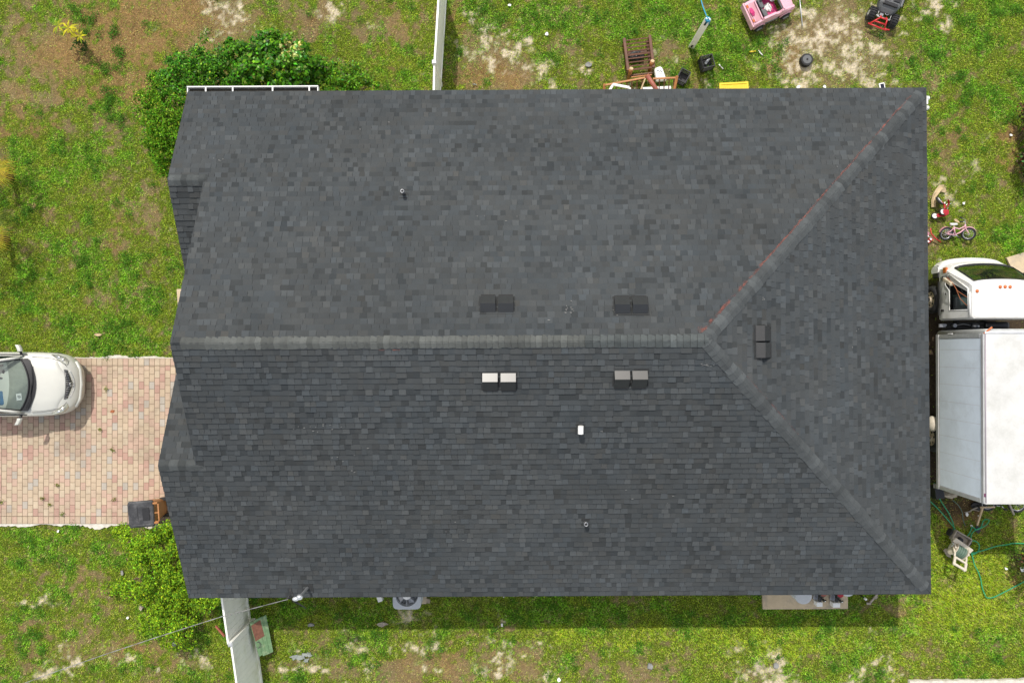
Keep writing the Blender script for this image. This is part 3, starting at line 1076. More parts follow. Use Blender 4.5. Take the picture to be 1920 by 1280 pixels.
# gutter along part of the rear eave
gu = MB()
gx0, gx1 = HW(P(353, 170, 2.62)).x, HW(P(598, 170, 2.62)).x
gyo = W + .165
gu.box(((gx0 + gx1) / 2, gyo, 2.66), (gx1 - gx0, .026, .11))
gu.box(((gx0 + gx1) / 2, W + .07, 2.59), (gx1 - gx0, .17, .012))
gu.box((gx0 + .012, W + .075, 2.65), (.024, .155, .10))
gu.box((gx1 - .012, W + .075, 2.65), (.024, .155, .10))
gut = gu.build('gutter', 'white_trim', house)
gd = MB().box(((gx0 + gx1) / 2, W + .075, 2.602), (gx1 - gx0 - .05, .15, .012))
gd.build('gutter_debris', mat('leaf_debris', (.055, .05, .04), .9, fine=.5, fs=60), gut)
for px in (387.5, 438, 512.5, 581):
    hx = HW(P(px, 170, 2.65)).x
    MB().box((hx, W + .08, 2.712), (.036, .155, .012)).build('hanger', 'white_trim', gut)

# fascia
fa = MB()
fa.box(((XB + XE) / 2, W - .045, 2.60), (XE - XB - .06, .03, .16))
fa.box(((XB + XE) / 2, -W + .045, 2.60), (XE - XB - .06, .03, .16))
fa.box((XE - .045, 0, 2.60), (.03, 2 * W - .16, .16))
fa.build('fascia', 'white_trim', house)
fl = MB()
c = HW(P(1736.5, 192, 2.45))
fl.box((c.x - .02, c.y, 2.45), (.09, .12, .1))
fl.cyl((c.x + .0, c.y + .12, 2.45), (c.x + .07, c.y + .12, 2.40), .05, .06, n=12)
fl.cyl((c.x + .0, c.y - .13, 2.45), (c.x + .05, c.y - .13, 2.40), .05, .06, n=12)
fl.build('floodlight', 'white_trim', house)

# service mast with weatherhead
u, v = roof_pt(PS, 577, 1101)
mb_ = PS.pt(u, v)
mt = HW(P(556, 1113, 3.62))
mast = MB().cyl(mb_ - Vector((0, 0, .3)), (mb_.x, mb_.y, mt.z - .08), .035, n=12).build('service_mast', 'galv', house)
wh = MB()
tp = Vector((mb_.x, mb_.y, mt.z))
wh.ell(tp, (.085, .075, .07))
wh.cyl(tp + Vector((0, 0, -.1)), tp, .05, .07, n=14)
wh.ell(tp + Vector((-.10, -.05, -.02)), (.09, .06, .05))
wh.build('weatherhead', 'galv', mast)
wr = MB()
for k in range(3):
    o = Vector((.02 * k, -.02 * k, 0))
    wr.tube([tp + Vector((-.15, -.06, -.03)) + o, tp + Vector((-.22, .06 - .1 * k, -.14)), tp + Vector((-.30 + .2 * k, .16 - .25 * k, -.20)), tp + Vector((-.26, .02 - .04 * k, -.1)), tp + Vector((-.33, -.06, -.02))], .014, n=6)
wr.build('drip_loop', 'black', mast)
fl2 = MB(PS.frame(u, v, .018))
fl2.box((0, 0, 0), (.28, .28, .005))
fl2.build('flashing', 'deck', mast)

# overhead cable from the mast out over the front lawn
cab = MB()
pts = []
c0 = Vector((0, CY, 0)) + Matrix.Rotation(PSI, 3, 'Z') @ (tp + Vector((-.30, -.06, -.02)))
for px, py, z in ((415, 1155.5, 3.62), (300, 1192, 3.66), (200, 1225, 3.76), (100, 1260, 3.92), (0, 1297, 4.12), (-150, 1352, 4.5)):
    pts.append(P(px, py, z))
pts = [c0] + pts
dense = []
for i in range(len(pts) - 1):
    for k in range(12):
        dense.append(pts[i].lerp(pts[i + 1], k / 12))
for ph in (0, math.pi):
    cab.tube([p + Vector((0, math.cos(i * 1.1 + ph) * .007, math.sin(i * 1.1 + ph) * .006)) for i, p in enumerate(dense)], .0055, n=6)
tag(cab.build('power_cable', 'cable'), 'thin twisted grey power cable running from the roof mast across the front lawn', 'cable')


# ------------------------------------------------------------------ fences
def fence_panel(name, a, b, h, label, group, rails=0, post_at=(), th=.045):
    """vinyl privacy panel between two ground points"""
    a, b = Vector(a), Vector(b)
    L = (b - a).length
    t = thing(name, label, 'fence', a, math.atan2((b - a).y, (b - a).x), group)
    p = MB()
    n = max(3, int(L / .15))
    for i in range(n):
        p.box(((i + .5) * L / n, 0, h / 2 + .02), (L / n - .004, th * .6, h - .12))
    p.build('panel', 'vinyl', t, bevel=.004)
    for z in (.10, h - .05):
        MB().box((L / 2, 0, z), (L, th * 1.15, .13)).build('rail', 'vinyl', t, bevel=.006)
    for z in np.linspace(.6, h - .55, rails) if rails else ():
        MB().box((L / 2, -th * .42, z), (L, .022, .03)).build('rail', 'vinyl', t)
    for s in post_at:
        q = MB().box((s * L, 0, h / 2 + .03), (.105, .105, h + .06)).build('post', 'vinyl', t, bevel=.006)
        MB().box((s * L, 0, h + .075), (.125, .125, .03), taper=.6).build('cap', 'alu', q)
    return t


def gp(px, py, z):          # ground point below a thing seen at height z
    q = P(px, py, z)
    return Vector((q.x, q.y, 0))


fence_panel('fence', gp(811.5, 175, 1.8) + Vector((0, -.9, 0)), gp(814.5, 118, 1.8), 1.8, 'white vinyl fence section between the roof eave and the square capped post', 'white vinyl fence sections', post_at=(1.0,))
fence_panel('fence', gp(815, 116, 1.8), gp(826, -60, 1.8), 1.82, 'long white vinyl fence section beyond the square capped post, casting a dark strip of shadow', 'white vinyl fence sections')
fence_panel('fence', gp(412, 1100, 1.8) + Vector((-.06, .5, 0)), gp(428, 1207, 1.8), 1.8, 'pale grey fence section with horizontal rails beside the green shrub', 'white vinyl fence sections', rails=2)
fence_panel('fence', gp(433, 1206, 1.82), gp(455, 1360, 1.82), 1.82, 'cream fence section with a mossy tint, past the fence joint under the power cable', 'white vinyl fence sections', post_at=(0.0,))


# ------------------------------------------------------------------ silver sedan
CX, CYC = -14.74, -1.05
car = thing('parked_car', 'silver beige sedan parked on the paver driveway with its nose to the house', 'car', (CX, CYC, 0.035))
secs = []
for x, hw, zs, zt in ((-2.43, .55, .70, .74), (-2.36, .74, .80, .86), (-2.15, .86, .88, .99), (-1.6, .905, .92, 1.04), (-1.0, .912, .92, .98), (0, .915, .90, .95), (1.0, .912, .875, .96), (1.34, .908, .855, .975),
                      (1.75, .89, .80, .925), (2.02, .845, .745, .86), (2.17, .775, .695, .80), (2.29, .66, .62, .70), (2.38, .50, .54, .60), (2.43, .32, .46, .50)):
    half = [(hw * .80, .2), (hw * .97, .30), (hw, .46), (hw, zs - .18), (hw * .985, zs - .05), (hw * .93, zs + .005), (hw * .80, zs + (zt - zs) * .55), (hw * .5, zs + (zt - zs) * .88), (hw * .2, zt)]
    ring = [Vector((x, y, z)) for y, z in half] + [Vector((x, -y, z)) for y, z in half[::-1]]
    secs.append(ring)
MB().loft(secs).build('body', 'silver', car, sub=1)
# hood: its own panel with shut lines
hb = MB()
rows = []
for k, (x, hw, z) in enumerate(((1.36, .74, .985), (1.55, .735, .967), (1.8, .71, .935), (2.0, .66, .888), (2.13, .58, .842), (2.185, .50, .815))):
    row = []
    for j in range(13):
        y = hw * (j - 6) / 6
        q = abs(j - 6) / 6
        xx = x + (-.09 * q * q if k == 0 else 0) + (-.14 * q ** 3 if k >= 4 else 0)
        row.append(Vector((xx, y, z - .055 * q ** 2.2 - .02 * q ** 6 + (.012 * math.exp(-((q - .72) / .1) ** 2)) + .006)))
    rows.append(row)
hb.loft(rows, closed=False)
hb.build('hood', 'silver', car, sub=1)
for s in (-1, 1):
    pts = [(1.30, s * .775, .905), (1.6, s * .765, .885), (1.85, s * .735, .855), (2.02, s * .675, .825), (2.14, s * .585, .79), (2.2, s * .50, .765)]
    MB().tube([Vector(p) + Vector((0, 0, .012)) for p in pts], .006, n=5).build('shut_line', 'dark', car)
# grille, slanting from the hood edge to the bumper
gfr = MB()


def gr(x, y):        # surface of the grille
    return Vector((x, y, .80 - (x - 2.19) * 1.15 - .05 * (y / .42) ** 2))


def gxe(y, front):
    q = (y / .42) ** 2
    return (2.345 - .10 * q) if front else (2.195 - .055 * q)


vs, fs = [], []
n = 15
for i in range(n):
    y = -.42 + .84 * i / (n - 1)
    vs += [gr(gxe(y, 0), y) + Vector((0, 0, .012)), gr(gxe(y, 1), y * .93) + Vector((0, 0, .012))]
for i in range(n - 1):
    fs.append((2 * i, 2 * i + 1, 2 * i + 3, 2 * i + 2))
grille = gfr.add(vs, fs).build('grille', 'dark', car)
br = MB()
for i in range(16):
    y = -.39 + .78 * i / 15
    br.tube([gr(gxe(y, 0) + .006, y) + Vector((0, 0, .018)), gr(gxe(y, 1) - .006, y * .93) + Vector((0, 0, .018))], .0042, n=5)
br.tube([gr(gxe(-.42 + .06 * i, 1), (-.42 + .06 * i) * .93) + Vector((0, 0, .02)) for i in range(15)], .011, n=6)
br.build('grille_bar', 'chrome', grille)
em = MB()
ec = gr(2.285, 0) + Vector((.02, 0, .035))
ax = Vector((.75, 0, .66))
em.torus(ec, ax, .052, .009, n=22, m=6)
u1, v1 = Vector((0, 1, 0)), ax.normalized().cross(Vector((0, 1, 0)))
em.tube([ec + u1 * .008 + v1 * -.042, ec + u1 * -.018 + v1 * .004, ec + u1 * -.012 + v1 * .03], .007, n=5)
em.tube([ec + u1 * -.018 + v1 * .02, ec + u1 * .045 + v1 * .022], .007, n=5)
em.build('emblem', 'chrome', grille)
for s in (-1, 1):
    lm = MB()
    pg = [(1.80, .845, .835), (1.95, .835, .80), (2.12, .77, .745), (2.215, .66, .70), (2.205, .555, .742), (2.10, .585, .79), (1.98, .69, .82)]
    vs = [Vector((x, s * y, z + .012)) for x, y, z in pg]
    cc = sum(vs, Vector()) / len(vs) + Vector((.02, s * .015, .028))
    lm.add(vs + [cc] + [v - Vector((0, 0, .06)) for v in vs], [((i, (i + 1) % 7, 7) if s > 0 else ((i + 1) % 7, i, 7)) for i in range(7)] + [(i, (i + 1) % 7, 8 + (i + 1) % 7, 8 + i) for i in range(7)], True)
    lo = lm.build('headlight', 'lamp', car)
    bl = MB()
    bl.ell((2.09, s * .69, .792), (.045, .04, .02))
    bl.ell((2.0, s * .76, .815), (.04, .035, .018))
    bl.build('bulb', 'chrome', lo)
MB().tube([(2.30, -.64, .50), (2.40, -.42, .47), (2.435, 0, .455), (2.40, .42, .47), (2.30, .64, .50)], .05, n=8).build('bumper_lip', 'silver', car)
# cowl, windshield, roof
cw = MB()
r1, r2_, r3 = [], [], []
for j in range(15):
    y = -1 + 2 * j / 14
    q = y * y
    r1.append(Vector((1.475 - .24 * q, y * .735, 1.0 - .03 * q)))
    r2_.append(Vector((1.40 - .24 * q, y * .735, 1.008 - .03 * q)))
    r3.append(Vector((1.27 - .25 * q, y * .715, 1.028 - .03 * q)))
cw.loft([r1, r2_, r3], closed=False)
cw.build('cowl', 'black', car)
wp = MB()
wp.tube([(1.36, .55, 1.03), (1.40, .1, 1.045), (1.33, -.35, 1.045)], .011, n=5)
wp.tube([(1.36, .0, 1.04), (1.33, -.4, 1.05), (1.22, -.66, 1.04)], .011, n=5)
wp.build('wiper', 'blackrub', car)
low, top = [], []
wrow = []
for k in range(6):
    t = k / 5
    row = []
    for j in range(15):
        y = -1 + 2 * j / 14
        q = y * y
        a = Vector((1.29 - .25 * q, y * .715, 1.032 - .03 * q))
        b = Vector((.32 - .13 * q, y * .56, 1.44 - .03 * q))
        p = a.lerp(b, t)
        p.z += .055 * math.sin(math.pi * t)
        row.append(p)
    wrow.append(row)
MB().loft(wrow, closed=False).build('windshield', 'cglass', car)
ff = MB()
for row, z in ((0, 0),):
    ff.tube([p + Vector((0, 0, .004)) for p in wrow[0]], .022, n=6)
ff.tube([r[0] + Vector((.0, -.0, .004)) for r in wrow], .022, n=6)
ff.tube([r[-1] + Vector((.0, .0, .004)) for r in wrow], .022, n=6)
ff.build('windshield_seal', 'black', car)
for s in (0, -1):
    MB().tube([r[s] + Vector((-.01, (-.045 if s == 0 else .045), .0)) for r in wrow], .042, n=8).build('pillar', 'silver', car)
rr = []
for x, hw, z in ((.33, .56, 1.425), (.1, .585, 1.465), (-.4, .60, 1.485), (-.9, .58, 1.465), (-1.15, .54, 1.42)):
    rr.append([Vector((x - .13 * (j / 6 - 1) ** 2 * (1 if x > 0 else -.3), hw * (j / 6 - 1), z - .045 * (j / 6 - 1) ** 2)) for j in range(13)])
MB().loft(rr, closed=False).build('roof', 'silver', car)
rw = []
for t in (0, .5, 1):
    rw.append([Vector((-1.12, .54 * y, 1.42 - .045 * y * y)).lerp(Vector((-1.78, .66 * y, 1.06 - .02 * y * y)), t) for y in np.linspace(-1, 1, 9)])
MB().loft(rw, closed=False).build('rear_window', 'dglass', car)
for s in (-1, 1):
    sw = MB()
    sw.add([(1.12, s * .80, .90), (-1.3, s * .82, .93), (-1.05, s * .585, 1.37), (.2, s * .60, 1.39)], [(0, 1, 2, 3)])
    sw.build('side_window', 'dglass', car)
    MB().tube([(1.16, s * .845, .90), (-1.4, s * .855, .935)], .014, n=6).build('window_trim', 'black', car)
    mr = MB()
    mr.loft([[Vector((x + dx, s * y, .985 + dz)) for dx, dz in ((.07, -.06), (.085, .0), (.06, .055), (-.02, .07), (-.05, .0), (-.02, -.07))] for x, y in ((1.00, .93), (.985, 1.0), (.945, 1.08), (.925, 1.115))])
    mo = mr.build('side_mirror', 'silver', car, bevel=.008)
    MB().tube([(1.03, s * .84, .93), (1.0, s * .95, .965)], .035, n=8).build('mirror_arm', 'black', mo)
for x in (1.45, -1.4):
    for s in (-1, 1):
        wt = MB()
        wt.torus((x, s * .80, .32), (0, 1, 0), .24, .085, sx=1.1)
        wo = wt.build('wheel', 'blackrub', car)
        MB().cyl((x, s * .74, .32), (x, s * .87, .32), .20).build('rim', 'lead', wo)
ds = MB()
ds.loft([[Vector((x - .12 * y * y, .70 * y, z - .02 * y * y)) for y in np.linspace(-1, 1, 9)] for x, z in ((1.27, .985), (1.0, 1.0), (.72, .985), (.62, .86), (.6, .6))], closed=False)
ds.build('dashboard', 'dash', car)
for y in (-.36, .36):
    st = MB()
    st.box((.05, y, .58), (.52, .50, .16))
    st.box((-.28, y, .86), (.16, .48, .62), rot=Matrix.Rotation(R(-18), 4, 'Y'))
    st.box((-.40, y, 1.22), (.1, .26, .16))
    st.build('seat', 'seat', car, bevel=.05)
sw = MB()
sw.torus((.50, .36, .95), (.8, 0, .6), .18, .016, n=24, m=6)
sw.ell((.53, .36, .93), (.04, .06, .05))
sw.build('steering_wheel', 'black', car)
MB().box((-.4, 0, .38), (2.4, 1.3, .06)).build('floor_pan', 'dark', car)
# things lying behind the windshield
card = thing('paper_card', 'white paper card with a round printed mark lying on the car dashboard', 'card', (CX + 1.0, CYC - .335, 1.037), R(6))
MB().box((0, 0, 0), (.15, .19, .004)).build('sheet', 'paper', card)
ck = MB()
ck.torus((.01, 0, .004), (0, 0, 1), .032, .006, n=18, m=5)
ck.tube([(.01, -.012, .005), (.01, .012, .005)], .007, n=5)
ck.tube([(-.045, .0, .004), (-.045, .05, .004)], .004, n=4)
ck.build('printed_mark', 'ink', card)
bg_ = thing('blue_bag', 'blue bag with a pale pouch on the front seat behind the windshield', 'bag', (CX + .34, CYC - .36, .80))
bb = MB()
bb.box((0, 0, .08), (.44, .46, .24))
bb.build('bag_body', 'bluebag', bg_, bevel=.07)
MB().ell((-.02, -.06, .20), (.13, .12, .03)).build('pouch', 'beigepl', bg_)
MB().ell((.05, .12, .20), (.05, .1, .03)).build('cloth', 'paper', bg_)

# ------------------------------------------------------------------ truck
TX = 12.95
truck = thing('box_truck', 'white cab over box truck with an open door window and a grey white cargo box', 'truck', (TX, 0, 0))
cb = MB()


def cabsec(z, hw, yf, bow, yr, rc):
    """plan outline of the cab at height z: bowed front, rounded front corners"""
    pts = []
    for s in np.linspace(-1, 1, 15):
        q = abs(s)
        pts.append(Vector((hw * s, yf - bow * q ** 2.2 - rc * q ** 9, z)))
    pts += [Vector((hw, yf - bow - rc - .25, z)), Vector((hw, yr + .05, z)), Vector((hw - .05, yr, z)), Vector((-hw + .05, yr, z)), Vector((-hw, yr + .05, z)), Vector((-hw, yf - bow - rc - .25, z))]
    return pts


SEC = [(.86, .93, 2.40, .10, .74, .12), (1.05, .945, 2.39, .10, .74, .12), (1.28, .945, 2.33, .11, .74, .12), (1.40, .94, 2.26, .12, .74, .10),
       (2.17, .865, 1.80, .07, .74, .04), (2.26, .845, 1.73, .07, .75, .04), (2.30, .80, 1.66, .06, .79, .04)]
ss_ = [cabsec(*s) for s in SEC]
n = 21
vs = [p for s in ss_ for p in s]
fs = []
for i in range(len(ss_) - 1):
    for j in range(n):
        if i == 3 and 1 <= j <= 12:          # windshield hole
            continue
        if i in (2, 3) and 19 <= j <= 20 and False:
            continue
        if i == 3 and j == 19:               # door window on the house side
            continue
        if i == 3 and j == 15:
            continue
        fs.append((i * n + j, i * n + (j + 1) % n, (i + 1) * n + (j + 1) % n, (i + 1) * n + j))
fs.append(tuple((len(ss_) - 1) * n + j for j in range(n)))
cb.add(vs, fs, False)
cab_o = cb.build('cab', 'truckw', truck)
# inside of the cab
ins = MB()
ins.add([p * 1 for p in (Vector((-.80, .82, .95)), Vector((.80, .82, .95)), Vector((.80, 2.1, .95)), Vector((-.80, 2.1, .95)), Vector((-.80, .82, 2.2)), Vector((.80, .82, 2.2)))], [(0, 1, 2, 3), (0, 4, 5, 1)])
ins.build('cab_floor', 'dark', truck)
MB().loft([[Vector((x, y - .12 * (x / .85) ** 2, z)) for x in np.linspace(-.82, .82, 9)] for y, z in ((2.16, 1.36), (1.95, 1.42), (1.80, 1.36), (1.78, 1.1))], closed=False).build('dashboard', 'chassis', truck)
for x in (-.45, .45):
    st = MB()
    st.box((x, 1.15, 1.18), (.5, .48, .14))
    st.box((x, .93, 1.55), (.48, .14, .65))
    st.build('seat', 'greypl', truck, bevel=.04)
sw = MB()
sw.torus((-.45, 1.62, 1.45), (0, -.45, .9), .2, .016)
sw.build('steering_wheel', 'black', truck)
# windshield glass with black surround
a, b = ss_[3], ss_[4]
wsr = []
for t in (0, .25, .5, .75, 1):
    wsr.append([a[j].lerp(b[j], t) + Vector((0, .012 + .03 * math.sin(math.pi * t), .006)) for j in range(1, 14)])
MB().loft(wsr, closed=False).build('windshield', 'tglass', truck)
fr_ = MB()
fr_.tube(wsr[0], .030, n=6)
fr_.tube([r[0] for r in wsr], .012, n=6)
fr_.tube([r[-1] for r in wsr], .02, n=6)
fr_.tube(wsr[-1], .012, n=6)
for x0, x1 in ((-.5, -.05), (.1, .6)):
    fr_.tube([(x0, 2.19, 1.44), ((x0 + x1) / 2, 2.23, 1.46), (x1, 2.20, 1.46)], .014, n=5)
fr_.build('windshield_seal', 'black', truck)
# door on the house side: outline, window frame and pull
dr = MB()
XS = -.956
dr.tube([(XS, .78, .98), (XS, 1.95, .98), (XS, 2.02, 1.38)], .007, n=5)
dr.build('door_gap', 'dark', truck)
wf = MB()
wf.tube([(-.952, 1.98, 1.40), (-.955, 1.96, 1.22), (-.955, 1.72, 1.20), (-.953, 1.55, 1.39), (-.945, 1.0, 1.39), (-.873, .99, 2.14)], .012, n=6)
wf.tube([(-.95, 1.98, 1.40), (-.878, 1.55, 2.14), (-.873, .98, 2.14)], .02, n=6)
wf.build('window_frame', 'truckw', truck)
cbp = MB()
cbp.add([(-.9405, .785, 1.39), (-.9405, .99, 1.39), (-.8655, .99, 2.175), (-.8655, .785, 2.175), (-.90, .785, 1.39), (-.90, .99, 1.39), (-.83, .99, 2.175), (-.83, .785, 2.175)], [(0, 1, 2, 3), (1, 5, 6, 2), (7, 6, 5, 4)])
cbp.build('door_pillar', 'truckw', truck)
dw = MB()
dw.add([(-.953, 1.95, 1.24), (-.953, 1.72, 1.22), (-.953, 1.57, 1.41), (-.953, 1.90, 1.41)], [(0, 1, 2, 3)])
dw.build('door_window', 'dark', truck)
MB().box((XS, 1.02, 1.06), (.02, .05, .14)).build('door_handle', 'black', truck, bevel=.006)
MB().box((XS, 1.9, 1.06), (.02, .12, .05)).build('side_vent', 'black', truck, bevel=.006)
MB().box((XS + .004, 1.47, 1.22), (.02, .05, .03)).build('lock', 'black', truck)
# mirror bracket with two arms
mi = MB()
mi.tube([(-.90, 1.32, 2.13), (-1.05, 1.50, 1.95), (-1.08, 1.70, 1.80), (-1.06, 1.88, 1.52), (-1.0, 1.93, 1.35)], .009, n=6)
mi.tube([(-.90, 1.10, 2.12), (-1.0, 1.30, 1.98), (-1.06, 1.52, 1.93)], .009, n=6)
mir = mi.build('mirror_bracket', 'rust', truck)
MB().box((-1.08, 1.78, 1.55), (.09, .10, .42), rot=Matrix.Rotation(R(25), 4, 'X')).build('mirror_head', 'rim', mir, bevel=.02)
for x, y in ((-.735, 1.47), (-.13, 1.58), (.0, 1.585), (.13, 1.58), (.735, 1.47)):
    lo = MB().ell((x, y, 2.305), (.045, .05, .03)).build('clearance_light', 'amber', truck)
tl = MB()
tl.box((-.93, 2.13, 1.16), (.06, .16, .16))
tl.build('turn_signal', 'amber', truck, bevel=.015)
# roof seam strip over the door
MB().tube([(-.862, 1.45, 2.2), (-.862, .82, 2.2)], .03, n=8).build('drip_rail', 'truckw', truck)
# bumper
bm_ = []
for x in np.linspace(-.97, .97, 17):
    q = abs(x / .97)
    y = 2.50 - .12 * q ** 2.2 - .14 * q ** 8
    bm_.append([Vector((x, y - .02, .88)), Vector((x, y + .02, .80)), Vector((x, y + .02, .58)), Vector((x, y - .06, .50)), Vector((x, y - .16, .52)), Vector((x, y - .16, .86))])
MB().loft(bm_, smooth=False).build('bumper', 'truckw', truck, bevel=.01)
MB().box((-.93, 2.12, .70), (.06, .34, .3)).build('bumper_end', 'black', truck, bevel=.02)
for s in (-1, 1):
    for y in (1.36, -2.6):
        wt = MB()
        xx = s * .86
        wt.torus((xx, y, .40), (1, 0, 0), .30, .105, n=30, m=8, sx=1.15)
        wo = wt.build('wheel', 'blackrub', truck)
        rm = MB()
        rm.cyl((xx - .06, y, .40), (xx + s * .075, y, .40), .235)
        rm.cyl((xx + s * .07, y, .40), (xx + s * .12, y, .40), .10, .07)
        ro = rm.build('rim', 'rim', wo)
        hl = MB()
        for k in range(6):
            t = k * math.pi / 3 + .3
            c = Vector((xx + s * .066, y + math.cos(t) * .165, .40 + math.sin(t) * .165))
            hl.cyl(c, c + Vector((s * .014, 0, 0)), .034, n=10)
        hl.cyl((xx + s * .115, y, .4), (xx + s * .125, y, .4), .055)
        hl.build('rim_hole', 'dark', ro)
    MB().box((s * .84, 1.36, .86), (.24, .95, .05)).build('wheel_arch', 'chassis', truck)
ch = MB()
for s in (-.38, .38):
    ch.box((s, -1.0, .72), (.08, 6.0, .2))
ch.box((0, .6, .75), (1.5, .12, .12))
ch.box((-.55, .58, .8), (.42, .22, .3))
ch.box((-.1, .6, .95), (.9, .2, .2))
ch.tube([(-.8, .55, .95), (-.4, .62, 1.05), (.5, .6, 1.0)], .04)
ch.build('chassis', 'chassis', truck, bevel=.01)
en = MB()
en.ell((-.05, .58, 1.08), (.12, .08, .07))
en.cyl((-.62, .6, 1.0), (-.62, .6, 1.09), .055)
en.box((-.88, .60, .92), (.2, .09, .06))
en.tube([(-.62, .6, 1.05), (-.4, .64, 1.12), (-.2, .6, 1.1)], .018)
en.build('engine_part', 'lead', truck)
MB().box((.55, .60, 1.02), (.7, .22, .2)).build('air_intake', 'black', truck, bevel=.07)
MB().ell((-1.06, -2.16, .72), (.13, .22, .20)).build('fuel_tank', 'beigepl', truck)
# cargo box
BX0, BX1, BY0, BY1, BZ0, BZ1 = -1.09, 1.09, -3.93, .46, 1.0, 3.2
r = .13
cbx = MB()
def boxsec(y, sx, top):
    pts = [Vector((BX0 + sx, y, BZ0))]
    for k in range(6):
        t = math.pi / 2 * k / 5
        pts.append(Vector((BX0 + sx + .03 - .03 * math.cos(t), y, top - .03 + .03 * math.sin(t))))
    for k in range(6):
        t = math.pi / 2 * k / 5
        pts.append(Vector((BX1 - sx - .03 + .03 * math.sin(t), y, top - .03 + .03 * math.cos(t))))
    pts.append(Vector((BX1 - sx, y, BZ0)))
    return pts
bs_ = [boxsec(BY0, 0, BZ1), boxsec(BY1 - r, 0, BZ1)]
cbx.loft(bs_, smooth=False)
box_o = cbx.build('cargo_box', 'boxroof', truck)
fc = MB()
fc.loft([boxsec(BY1 - r + r * math.sin(t) * 1.0 + .001, r * (1 - math.cos(t)), BZ1 - r * (1 - math.cos(t))) for t in np.linspace(0, math.pi / 2, 7)], smooth=True)
fc.build('front_cap', 'alu', box_o)
sp = MB()
sp.box((BX0 - .006, (BY0 + BY1 - r) / 2, (BZ0 + BZ1) / 2 + .02), (.012, BY1 - BY0 - r - .22, BZ1 - BZ0 - .30))
sp.build('side_panel', 'boxside', box_o)
tr = MB()
tr.box((BX0 - .010, (BY0 + BY1) / 2 - .06, BZ0 + .06), (.03, BY1 - BY0 - .12, .12))
tr.box((BX0 - .010, (BY0 + BY1) / 2 - .06, BZ1 - .085), (.03, BY1 - BY0 - .12, .10))
tr.box((BX0 - .009, BY0 + .05, (BZ0 + BZ1) / 2), (.028, .10, BZ1 - BZ0 - .34))
tr.box((BX0 - .009, BY1 - r - .045, (BZ0 + BZ1) / 2), (.028, .09, BZ1 - BZ0 - .34))
tr.build('side_trim', 'alu', box_o, bevel=.006)
sm = MB()
for k in range(1, 9):
    yy = BY0 + .1 + k * .47
    sm.box((BX0 - .0125, yy, (BZ0 + BZ1) / 2), (.004, .007, BZ1 - BZ0 - .36))
sm.build('panel_seam', mat('seam', (.62, .64, .66), .6), box_o)
rv = MB()
for k in range(22):
    rv.ell((BX0 - .027, BY0 + .2 + k * .19, BZ0 + .085), (.006, .012, .012), n=6, m=4)
rv.build('rivet', 'lead', box_o)
tt = MB()
tt.tube([(BX0 + .015, BY0 + .03, BZ1 - .0), (BX0 + .015, BY1 - r, BZ1 - .0)], .012, n=6)
tt.build('roof_edge_trim', mat('oxidised_trim', (.36, .30, .36), .5, metal=.3), box_o)
MB().box((BX0 + .01, BY0 + .22, BZ1 - .03), (.05, .09, .05)).build('marker_light', mat('purple_lens', (.16, .02, .09), .3), box_o, bevel=.01)
ml2 = MB()
ml2.box((BX0 + .1, BY1 - .04, BZ1 - .03), (.26, .035, .03), rot=Matrix.Rotation(R(38), 4, 'Z'))
ml2.build('marker_strip', 'amber', box_o)
MB().box((BX0 - .02, BY1 - .10, BZ0 + .7), (.02, .03, .20)).build('reflector', 'pvc', box_o)
MB().box((BX0 + .09, BY0 + .03, BZ0 - .10), (.16, .12, .22)).build('bumper_bracket', 'rockgrey', box_o)

# ------------------------------------------------------------------ wheelie bin
q = P(267, 963, 1.04)
tb = thing('trash_bin', 'brown wheeled trash bin with a scuffed black lid at the driveway corner', 'trash bin', (q.x, q.y, .03), R(5))
bd = MB()
bd.loft([[Vector((x * w, y * d, z)) for x, y in ((-1, -.8), (-.8, -1), (.8, -1), (1, -.8), (1, .8), (.8, 1), (-.8, 1), (-1, .8))] for z, w, d in ((.04, .24, .23), (.1, .25, .24), (.9, .32, .31), (.96, .335, .325), (1.0, .335, .325))], smooth=False)
bd.build('bin_body', 'binbrown', tb, bevel=.012)
ld = MB()
ld.loft([[Vector((-.03 + x * w, y * d, z)) for x, y in ((-1, -.82), (-.88, -1), (.9, -1), (1, -.9), (1, .9), (.9, 1), (-.88, 1), (-1, .82))] for z, w, d in ((.985, .36, .365), (1.02, .365, .37), (1.05, .34, .34), (1.055, .30, .30), (1.048, .29, .29))], smooth=False)
lid = ld.build('bin_lid', 'binblack', tb, bevel=.01)
MB().box((.12, 0, 1.058), (.20, .36, .016)).build('lid_panel', 'black', lid, bevel=.006)
MB().box((-.16, 0, 1.054), (.10, .42, .012)).build('lid_rib', 'binblack', lid, bevel=.004)
hn = MB()
hn.tube([(.34, -.24, 1.0), (.44, -.24, .98), (.44, .24, .98), (.34, .24, 1.0)], .022, n=8)
hn.bar((.34, 0, 1.0), (.44, 0, .98), .03, .02)
for y in (-.27, .27):
    hn.bar((.30, y, 1.02), (.43, y, 1.0), .05, .04)
hn.build('handle', 'woodend', tb)
for s in (-1, 1):
    w_ = MB()
    w_.cyl((.24, s * .20, .13), (.24, s * .27, .13), .125)
    w_.build('wheel', 'blackrub', tb)
t = thing('wooden_stump', 'short brown block standing between the trash bin and the green shrub', 'block', P(286, 1000, .35) * 1)
t.location.z = 0
MB().box((0, 0, .17), (.17, .26, .36), rot=R(-4)).build('block', 'woodgrey', t, bevel=.01)

